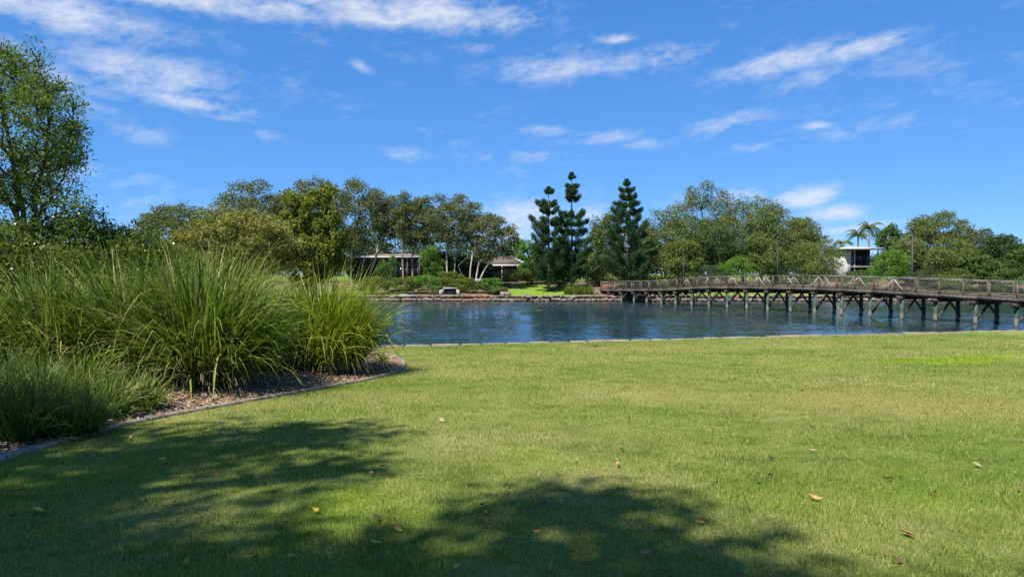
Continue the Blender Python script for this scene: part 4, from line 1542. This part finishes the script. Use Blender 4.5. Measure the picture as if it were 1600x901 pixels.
for k, (px, d, lb) in enumerate([(794, 95.0, 'pale boulder at the left corner of the far lawn'), (793, 97.0, 'second pale boulder edging the far lawn, behind the first'), (786, 95.2, 'pale boulder touching the brownish low shrub')]):
    o = obj('boulder', COPS[k], None, bank_point(px, d) + Vector((0, 0, .2)))
    o.scale = (.8, .7, .6)
    tag(o, lb, 'boulder')

b = bank_point(836, 108)
r = empty('park_bench', b, 'small grey bench at the back of the far lawn by the pines', 'bench')
for z, y in ((.46, 0), (.46, .16), (.46, .32)):
    mb = MB()
    mb.box((0, y, z), (1.7, .12, .05))
    mb.build('seat_slat', M['galvanised'], r)
for z in (.7, .88):
    mb = MB()
    mb.box((0, .44, z), (1.7, .05, .12))
    mb.build('back_slat', M['galvanised'], r)
for s in (-1, 1):
    mb = MB()
    mb.box((s * .65, .16, .22), (.08, .4, .43))
    mb.build('leg', M['lamp_paint'], r)

b = bank_point(947, 99.0)
r = empty('litter_bin', b, 'red-brown slatted bin enclosure with a pale lid at the bridge end', 'bin')
for k in range(7):
    mb = MB()
    mb.box((-.42 + k * .14, -.35, .68), (.11, .05, 1.3))
    mb.build('slat', M['red_brown'], r)
mb = MB()
mb.box((0, .05, .66), (.96, .7, 1.24))
mb.build('body', M['red_brown'], r)
mb = MB()
mb.box((0, .0, 1.40), (1.15, .95, .10))
mb.build('lid', M['light_concrete'], r)

# ------------------------------------------------------------------ the footbridge
A = Vector((12.6, 97.0, 0))
B = Vector((39.2, 38.0, 0))
U = (B - A).normalized()
Wd = Vector((-U.y, U.x, 0))                    # across, away from the camera
LEN = (B - A).length
hs_s = [-1, 1, 14.5, 18.5, 24, 35, 42, 53, 66]
hs_h = [1.48, 1.50, 1.82, 2.15, 2.30, 2.40, 2.28, 1.97, 1.62]


def deck_z(s):
    """smoothed deck height above the datum"""
    t = np.linspace(s - 2.2, s + 2.2, 9)
    return float(np.mean(np.interp(t, hs_s, hs_h))) + WATER_Z


ang_b = math.atan2(U.y, U.x)
bridge = empty('footbridge', (A.x, A.y, 0), 'long timber footbridge with wire rails crossing the lake on green piles', 'bridge', rz=ang_b)
# local axes: x along the bridge, y across (positive away from the camera), z up
WID = 2.5
S = [1.4 + 2.88 * k for k in range(22)]
path_s = np.arange(-1.2, LEN + 1.0, 1.4)


def long_beam(name, y, z_off, w, h, mat, s0=-1.2, s1=LEN + 1, step=2.88):
    """a beam following the deck, in lengths butted end to end"""
    s = s0
    while s < s1 - .2:
        e = min(s + step, s1)
        mb = MB()
        mb.beam((s + .004, y, deck_z(s) + z_off), (e - .004, y, deck_z(e) + z_off), w, h)
        mb.build(name, mat, bridge)
        s = e


mbp = MB()
s = -1.2
pr = random.Random(9)
while s < LEN + 1:
    mbp.box((s + .07, WID / 2, deck_z(s + .07) - .025 + pr.uniform(-.005, .005)), (.132, WID + .30, .05), Matrix.Rotation(-math.atan(deck_z(s + .14) - deck_z(s)) / .14 * .14, 3, 'Y'))
    s += .14
o = mbp.build('deck_boards', M['weathered_timber'], bridge)
o['kind'] = 'stuff'
for y in (.15, WID / 2, WID - .15):
    long_beam('stringer', y, -.21, .16, .30, M['dark_timber'])
for y in (-.22, WID + .22):
    long_beam('fascia_board', y, -.14, .05, .22, M['weathered_timber'])
for y in (-.06, WID + .06):
    long_beam('kerb_rail', y, .075, .10, .10, M['post_timber'])
pile_mesh = {}
for k, s in enumerate(S):
    zt = deck_z(s) - .36 - .28
    for y in (0.0, WID):
        mb = MB()
        mb.tube([(0, 0, -5.0), (0, 0, -1.2), (0, 0, zt)], [.160, .155, .150], 12)
        mb.build('pile', M['pile_paint'], bridge, True, loc=(s + pr.uniform(-.06, .06), y + pr.uniform(-.04, .04), 0))
    mb = MB()
    mb.box((s, WID / 2, zt + .14), (.30, WID + .75, .276))
    mb.build('cap_beam', M['dark_timber'], bridge)
    if deck_z(s) > -.5 or True:
        zl = max(-1.62, zt - 1.35)
        for y, sg in ((0.0, 1), (WID, -1)):
            mb = MB()
            mb.beam((s + .19, y + sg * .02, zl), (s + .19, WID / 2 - sg * .04, zt - .02), .09, .15)
            mb.build('cross_brace', M['weathered_timber'], bridge)
    if 14 < s < 43 and k % 2 == 0 or s < 24:                     # raking braces along the bridge too
        mb = MB()
        mb.beam((s + .18, -.02, max(-1.60, zt - 1.2)), (s + 1.35, -.02, deck_z(s + 1.35) - .38), .09, .13)
        mb.build('raking_brace', M['weathered_timber'], bridge)
# rails
post_s = np.arange(-.6, LEN + .5, 1.86)
for side, y in ((0, -.14), (1, WID + .14)):
    for k, s in enumerate(post_s):
        z = deck_z(s)
        mb = MB()
        mb.box((s, y, z + .37), (.115, .10, 1.36))
        mb.build('post', M['post_timber'], bridge)
    for z_off, w, h, mat in ((1.06, .12, .05, 'old_rail'),):
        for a, b_ in zip(post_s[:-1], post_s[1:]):
            mb = MB()
            mb.beam((a + .002, y, deck_z(a) + z_off + .01), (b_ - .002, y, deck_z(b_) + z_off + .01), w, h)
            mb.build('handrail', M[mat], bridge)
    yw = y + (.075 if side == 0 else -.075)
    for i in range(6):
        zo = .19 + i * .142
        mb = MB()
        mb.tube([(s, yw, deck_z(s) + zo) for s in post_s], .0045, 4)
        mb.build('rail_wire', M['wire'], bridge)
    # pale raking struts either side of every second post over the hump
    for k, s in enumerate(post_s):
        if 17.5 < s < 44.5 and k % 2 == (0 if side == 0 else 1):
            ys_ = y - .09 if side == 0 else y - .10
            for sg in (-1, 1):
                if (k * 7 + side * 3 + sg) % 5 == 0:
                    continue
                mb = MB()
                mb.beam((s + sg * .06, ys_, deck_z(s) + .93), (s + sg * .80, ys_, deck_z(s + sg * .8) + .10), .045, .07)
                mb.build('rail_strut', M['pale_timber'], bridge)
# lamps standing along the far side of the deck
for k, (px, lb, hh) in enumerate([(1425, 'tallest-looking dark lamp post on the right part of the bridge', 4.65), (1215, 'slim dark lamp post in the middle of the bridge, before the big tree mass', 4.9), (1068, 'slim lamp post where the bridge starts to rise', 4.5), (958, 'lamp post at the left end of the bridge', 4.2)]):
    tr = (px - 800) / F
    a = A + Wd * (WID + .38)
    s = (tr * a.y - a.x) / (U.x - tr * U.y)
    p = a + U * s
    p.z = deck_z(s)
    r = empty('lamp_post', p - Vector((0, 0, .35)), lb, 'lamp post', 'lamp posts along the bridge', rz=ang_b + math.pi)
    mb = MB()
    mb.tube([(0, 0, 0), (0, 0, 1.2), (0, 0, hh + .35)], [.085, .075, .055] if k == 0 else [.06, .05, .04], 10)
    mb.build('pole', M['lamp_paint'], r, True)
    mb = MB()
    mb.box((0, -.14, .13), (.3, .44, .16))
    mb.build('bracket', M['galvanised'], r)
    mb = MB()
    mb.tube([(0, 0, hh + .30), (.3, 0, hh + .36), (.55, 0, hh + .36)], .03, 6)
    mb.build('arm', M['lamp_paint'], r)
    mb = MB()
    mb.box((.72, 0, hh + .36), (.5, .22, .09), None, .75)
    h_ = mb.build('lamp_head', M['lamp_paint'], r)
    mb = MB()
    mb.box((.74, 0, hh + .30), (.34, .16, .025))
    mb.build('lens', M['lamp_lens'], h_)
# abutments
for s, nm, lb in ((-1.5, 'bridge_abutment', 'dark stone abutment under the left end of the bridge'),):
    p = A + U * s + Wd * (WID / 2)
    mb = MB()
    mb.box((0, 0, -1.2), (1.6, WID + 1.6, 1.3), None, .95)
    mb.box((-.6, 0, -.45), (1.0, WID + .8, .35))
    o = mb.build(nm, M['rock'], None, loc=(p.x, p.y, 0))
    o.rotation_euler = (0, 0, ang_b)
    tag(o, lb, 'abutment')

# ------------------------------------------------------------------ grass blades of the lawn (beyond counting)
def lawn_blades():
    rng = np.random.default_rng(11)
    n = 720000
    r0, r1 = 2.4, 38.0
    e = 0.42                                             # density falls off with distance
    r = (r0 ** e + rng.random(n) * (r1 ** e - r0 ** e)) ** (1 / e)
    a = rng.uniform(-.80, .80, n)
    x, y = r * np.sin(a), r * np.cos(a)
    keep = (y < shore_y(x) - .08) & ~in_poly(x, y)
    x, y, r = x[keep], y[keep], r[keep]
    # stay clear of the edging strip
    ep = np.array([(p.x, p.y) for p in edge_path])
    d = np.full(len(x), 1e9)
    for q in ep:
        d = np.minimum(d, np.hypot(x - q[0], y - q[1]))
    keep = d > .085
    x, y, r = x[keep], y[keep], r[keep]
    n = len(x)
    patch = np.sin(x * 1.3 + 2 * np.sin(y * .7)) * np.sin(y * 1.1 + 1.5 * np.sin(x * .6)) + .6 * np.sin(x * 3.7 + y * 2.1) * np.sin(y * 4.3 - x)
    h = (.023 + .006 * patch + rng.exponential(.008, n)) * np.clip(1.0 + (r - 5) * .012, .9, 1.35)
    lu = lush_lit(x, y)
    h *= 1 + .7 * np.clip(lu - .2, 0, 1) - .25 * np.clip(-lu - .2, 0, 1)
    weed = np.sin(x * 5.3 + 2.2 * np.sin(y * 3.1)) * np.sin(y * 6.1 + 2.4 * np.sin(x * 2.7)) > .86
    h[weed] *= 1.35
    w = .0036 * np.clip(r / 4.5, .8, 6) ** .72 * rng.uniform(.6, 1.5, n)
    broad = (rng.random(n) < .012) | (weed & (rng.random(n) < .25))
    w[broad] *= 2.2
    th = rng.uniform(0, 2 * math.pi, n)
    lean = rng.normal(0, .55, n)
    la = rng.uniform(0, 2 * math.pi, n)
    z = lawn_z(x, y) - .004
    sx, sy = np.cos(th) * w * .5, np.sin(th) * w * .5
    tipx, tipy = x + np.cos(la) * lean * h, y + np.sin(la) * lean * h
    V = np.stack([np.stack([x - sx, y - sy, z], 1), np.stack([x + sx, y + sy, z], 1), np.stack([tipx, tipy, z + h], 1)], axis=1).reshape(-1, 3)
    o = obj('grass', mesh_np('grass', V, np.arange(3 * n).reshape(-1, 3), M['lawn_blade']))
    at_ = o.data.attributes.new('lush_lit', 'FLOAT', 'POINT')
    at_.data.foreach_set('value', np.repeat(lush_lit(x, y), 3).astype(np.float32))
    tag(o, 'short mown grass covering the lawn', 'grass', kind='stuff')


lawn_blades()


def mulch_chips():
    rng = np.random.default_rng(12)
    n = 26000
    i = rng.integers(0, len(edge_path), n)
    ep = np.array([(p.x, p.y) for p in edge_path])
    x = ep[i, 0] - np.abs(rng.normal(0, .9, n)) + rng.normal(0, .15, n)
    y = ep[i, 1] + np.abs(rng.normal(0, .6, n)) * (rng.random(n) < .7) + rng.normal(0, .2, n)
    k = in_poly(x, y)
    x, y = x[k], y[k]
    n = len(x)
    z = lawn_z(x, y) + bed_lift(x, y) + rng.uniform(.002, .022, n)
    d = rng.normal(size=(n, 3))
    d[:, 2] *= .22
    d /= np.linalg.norm(d, axis=1, keepdims=True)
    s = np.cross(d, np.array([0, 0, 1.0]) + rng.normal(0, .3, (n, 3)))
    s /= np.linalg.norm(s, axis=1, keepdims=True)
    L = rng.uniform(.03, .11, n)[:, None] * .5
    W = rng.uniform(.008, .028, n)[:, None] * .5
    c = np.stack([x, y, z], 1)
    V = np.stack([c - d * L - s * W, c + d * L - s * W * .6, c + d * L + s * W, c - d * L + s * W * .8], axis=1).reshape(-1, 3)
    o = obj('mulch_chips', mesh_np('mulch_chips', V, np.arange(4 * n).reshape(-1, 4), M['chip']))
    tag(o, 'loose bark chips and leaf litter on the garden bed', 'mulch', kind='stuff')


mulch_chips()

# ------------------------------------------------------------------ fallen leaves on the lawn
def leaf_shape(seed, curl, aspect, mat):
    r = random.Random(seed)
    n = 7
    v, q = [], []
    for i in range(n + 1):
        f = i / n
        w = math.sin(math.pi * min(1, f * 1.02 + .02)) ** .8 * aspect * .5 * (1 + r.uniform(-.08, .08))
        x = f - .5
        zc = curl * (x * x) + r.uniform(-.01, .01)
        v += [(x, -w, zc + w * .45 + r.uniform(-.01, .02)), (x, 0, zc), (x, w, zc + w * .45 + r.uniform(-.01, .02))]
    for i in range(n):
        for k in (0, 1):
            a = i * 3 + k
            q.append((a, a + 1, a + 4, a + 3))
    mb = MB()
    mb.add(v, q)
    mb.tube([(.48, 0, curl * .23), (.62, .01, curl * .3), (.74, .04, curl * .33)], [.014, .011, .008], 4)
    return mb.mesh('fallen_leaf', mat, True)


LEAF = {}
for c in ('yellow', 'tan', 'brown', 'straw'):
    LEAF[c] = [leaf_shape(i * 3 + ord(c[0]), (.25, .7, 1.1)[i], (.42, .5, .34)[i], M['fallen_' + c]) for i in range(3)]
spots = {
    'yellow': [(197, 731), (7, 746), (25, 766), (34, 742), (55, 805), (31, 785), (590, 834), (598, 825), (494, 805), (585, 858), (565, 881), (284, 891), (452, 879), (760, 810), (713, 896), (251, 723), (200, 689), (322, 677), (544, 887), (1186, 757)],
    'tan': [(398, 752), (441, 820), (579, 746), (256, 779), (270, 791), (621, 835), (597, 734), (226, 705), (967, 732), (1206, 748), (877, 791), (1095, 824), (835, 840), (1009, 875), (110, 690), (1423, 686), (1391, 754), (1275, 785), (1422, 842)],
    'brown': [(171, 701), (134, 719), (340, 726), (334, 748), (590, 816), (761, 828), (754, 797), (15, 814), (305, 811), (595, 884), (392, 874), (130, 765), (850, 795), (972, 707), (1206, 721), (1464, 777), (1407, 885), (1597, 771), (948, 774), (516, 716), (560, 714)],
    'straw': [(364, 691), (844, 746), (449, 718), (1272, 709), (1271, 672), (904, 772), (1530, 732), (690, 660), (1180, 655)],
}
own = {
    (197, 731): 'bright yellow fallen leaf on the shaded lawn, nearest the garden edging',
    (55, 805): 'largest yellow fallen leaf near the lower left corner of the lawn',
    (1275, 785): 'pale orange curled fallen leaf on the sunlit lawn at right',
    (1422, 842): 'biggest pale crumpled fallen leaf at the lower right of the lawn',
    (850, 795): 'dark brown curled leaf on the tip of the middle shadow',
    (844, 746): 'thin straw-coloured sliver of bark just above the middle shadow',
    (364, 691): 'long straw-coloured twig leaf near the upper edge of the left shade',
    (967, 732): 'tan fallen leaf on sunlit grass above the middle shadow',
    (171, 701): 'dark rounded leaf on the lawn close to the concrete edging',
    (1407, 885): 'brown leaf on the lower border of the lawn at right',
    (1464, 777): 'dark leaf standing up in the sunlit grass at right',
    (760, 810): 'yellow leaf beside two dark leaves at the edge of the lit patch',
}
big_one = {(1275, 785): 1.5, (1422, 842): 1.8, (850, 795): 1.4, (55, 805): 1.25, (197, 731): 1.2, (844, 746): 1.5, (364, 691): 1.5, (171, 701): 1.3}
lr = random.Random(21)
for c, lst in spots.items():
    for p in lst:
        w = on_lawn(*p)
        o = obj('fallen_leaf', lr.choice(LEAF[c]))
        sz = lr.uniform(.065, .092) * big_one.get(p, 1.0) * (1 + max(0, w.y - 5) * .06)
        o.location = w + Vector((0, 0, .030))
        asp = .45 if p in ((844, 746), (364, 691)) else 1.0
        o.scale = (sz, sz * asp, sz)
        o.rotation_euler = (lr.uniform(-.5, .5) - (.35 if lr.random() < .6 else 0), lr.uniform(-.35, .35), lr.uniform(0, 6.28))
        nm = {'yellow': 'small yellow fallen leaf lying on the lawn', 'tan': 'small tan dry leaf lying on the lawn', 'brown': 'small dark brown dead leaf lying on the lawn', 'straw': 'small pale straw-coloured leaf lying on the lawn'}[c]
        if p in own:
            tag(o, own[p], 'leaf', 'single fallen leaves')
        else:
            tag(o, nm, 'leaf', c + ' leaves scattered on the lawn')
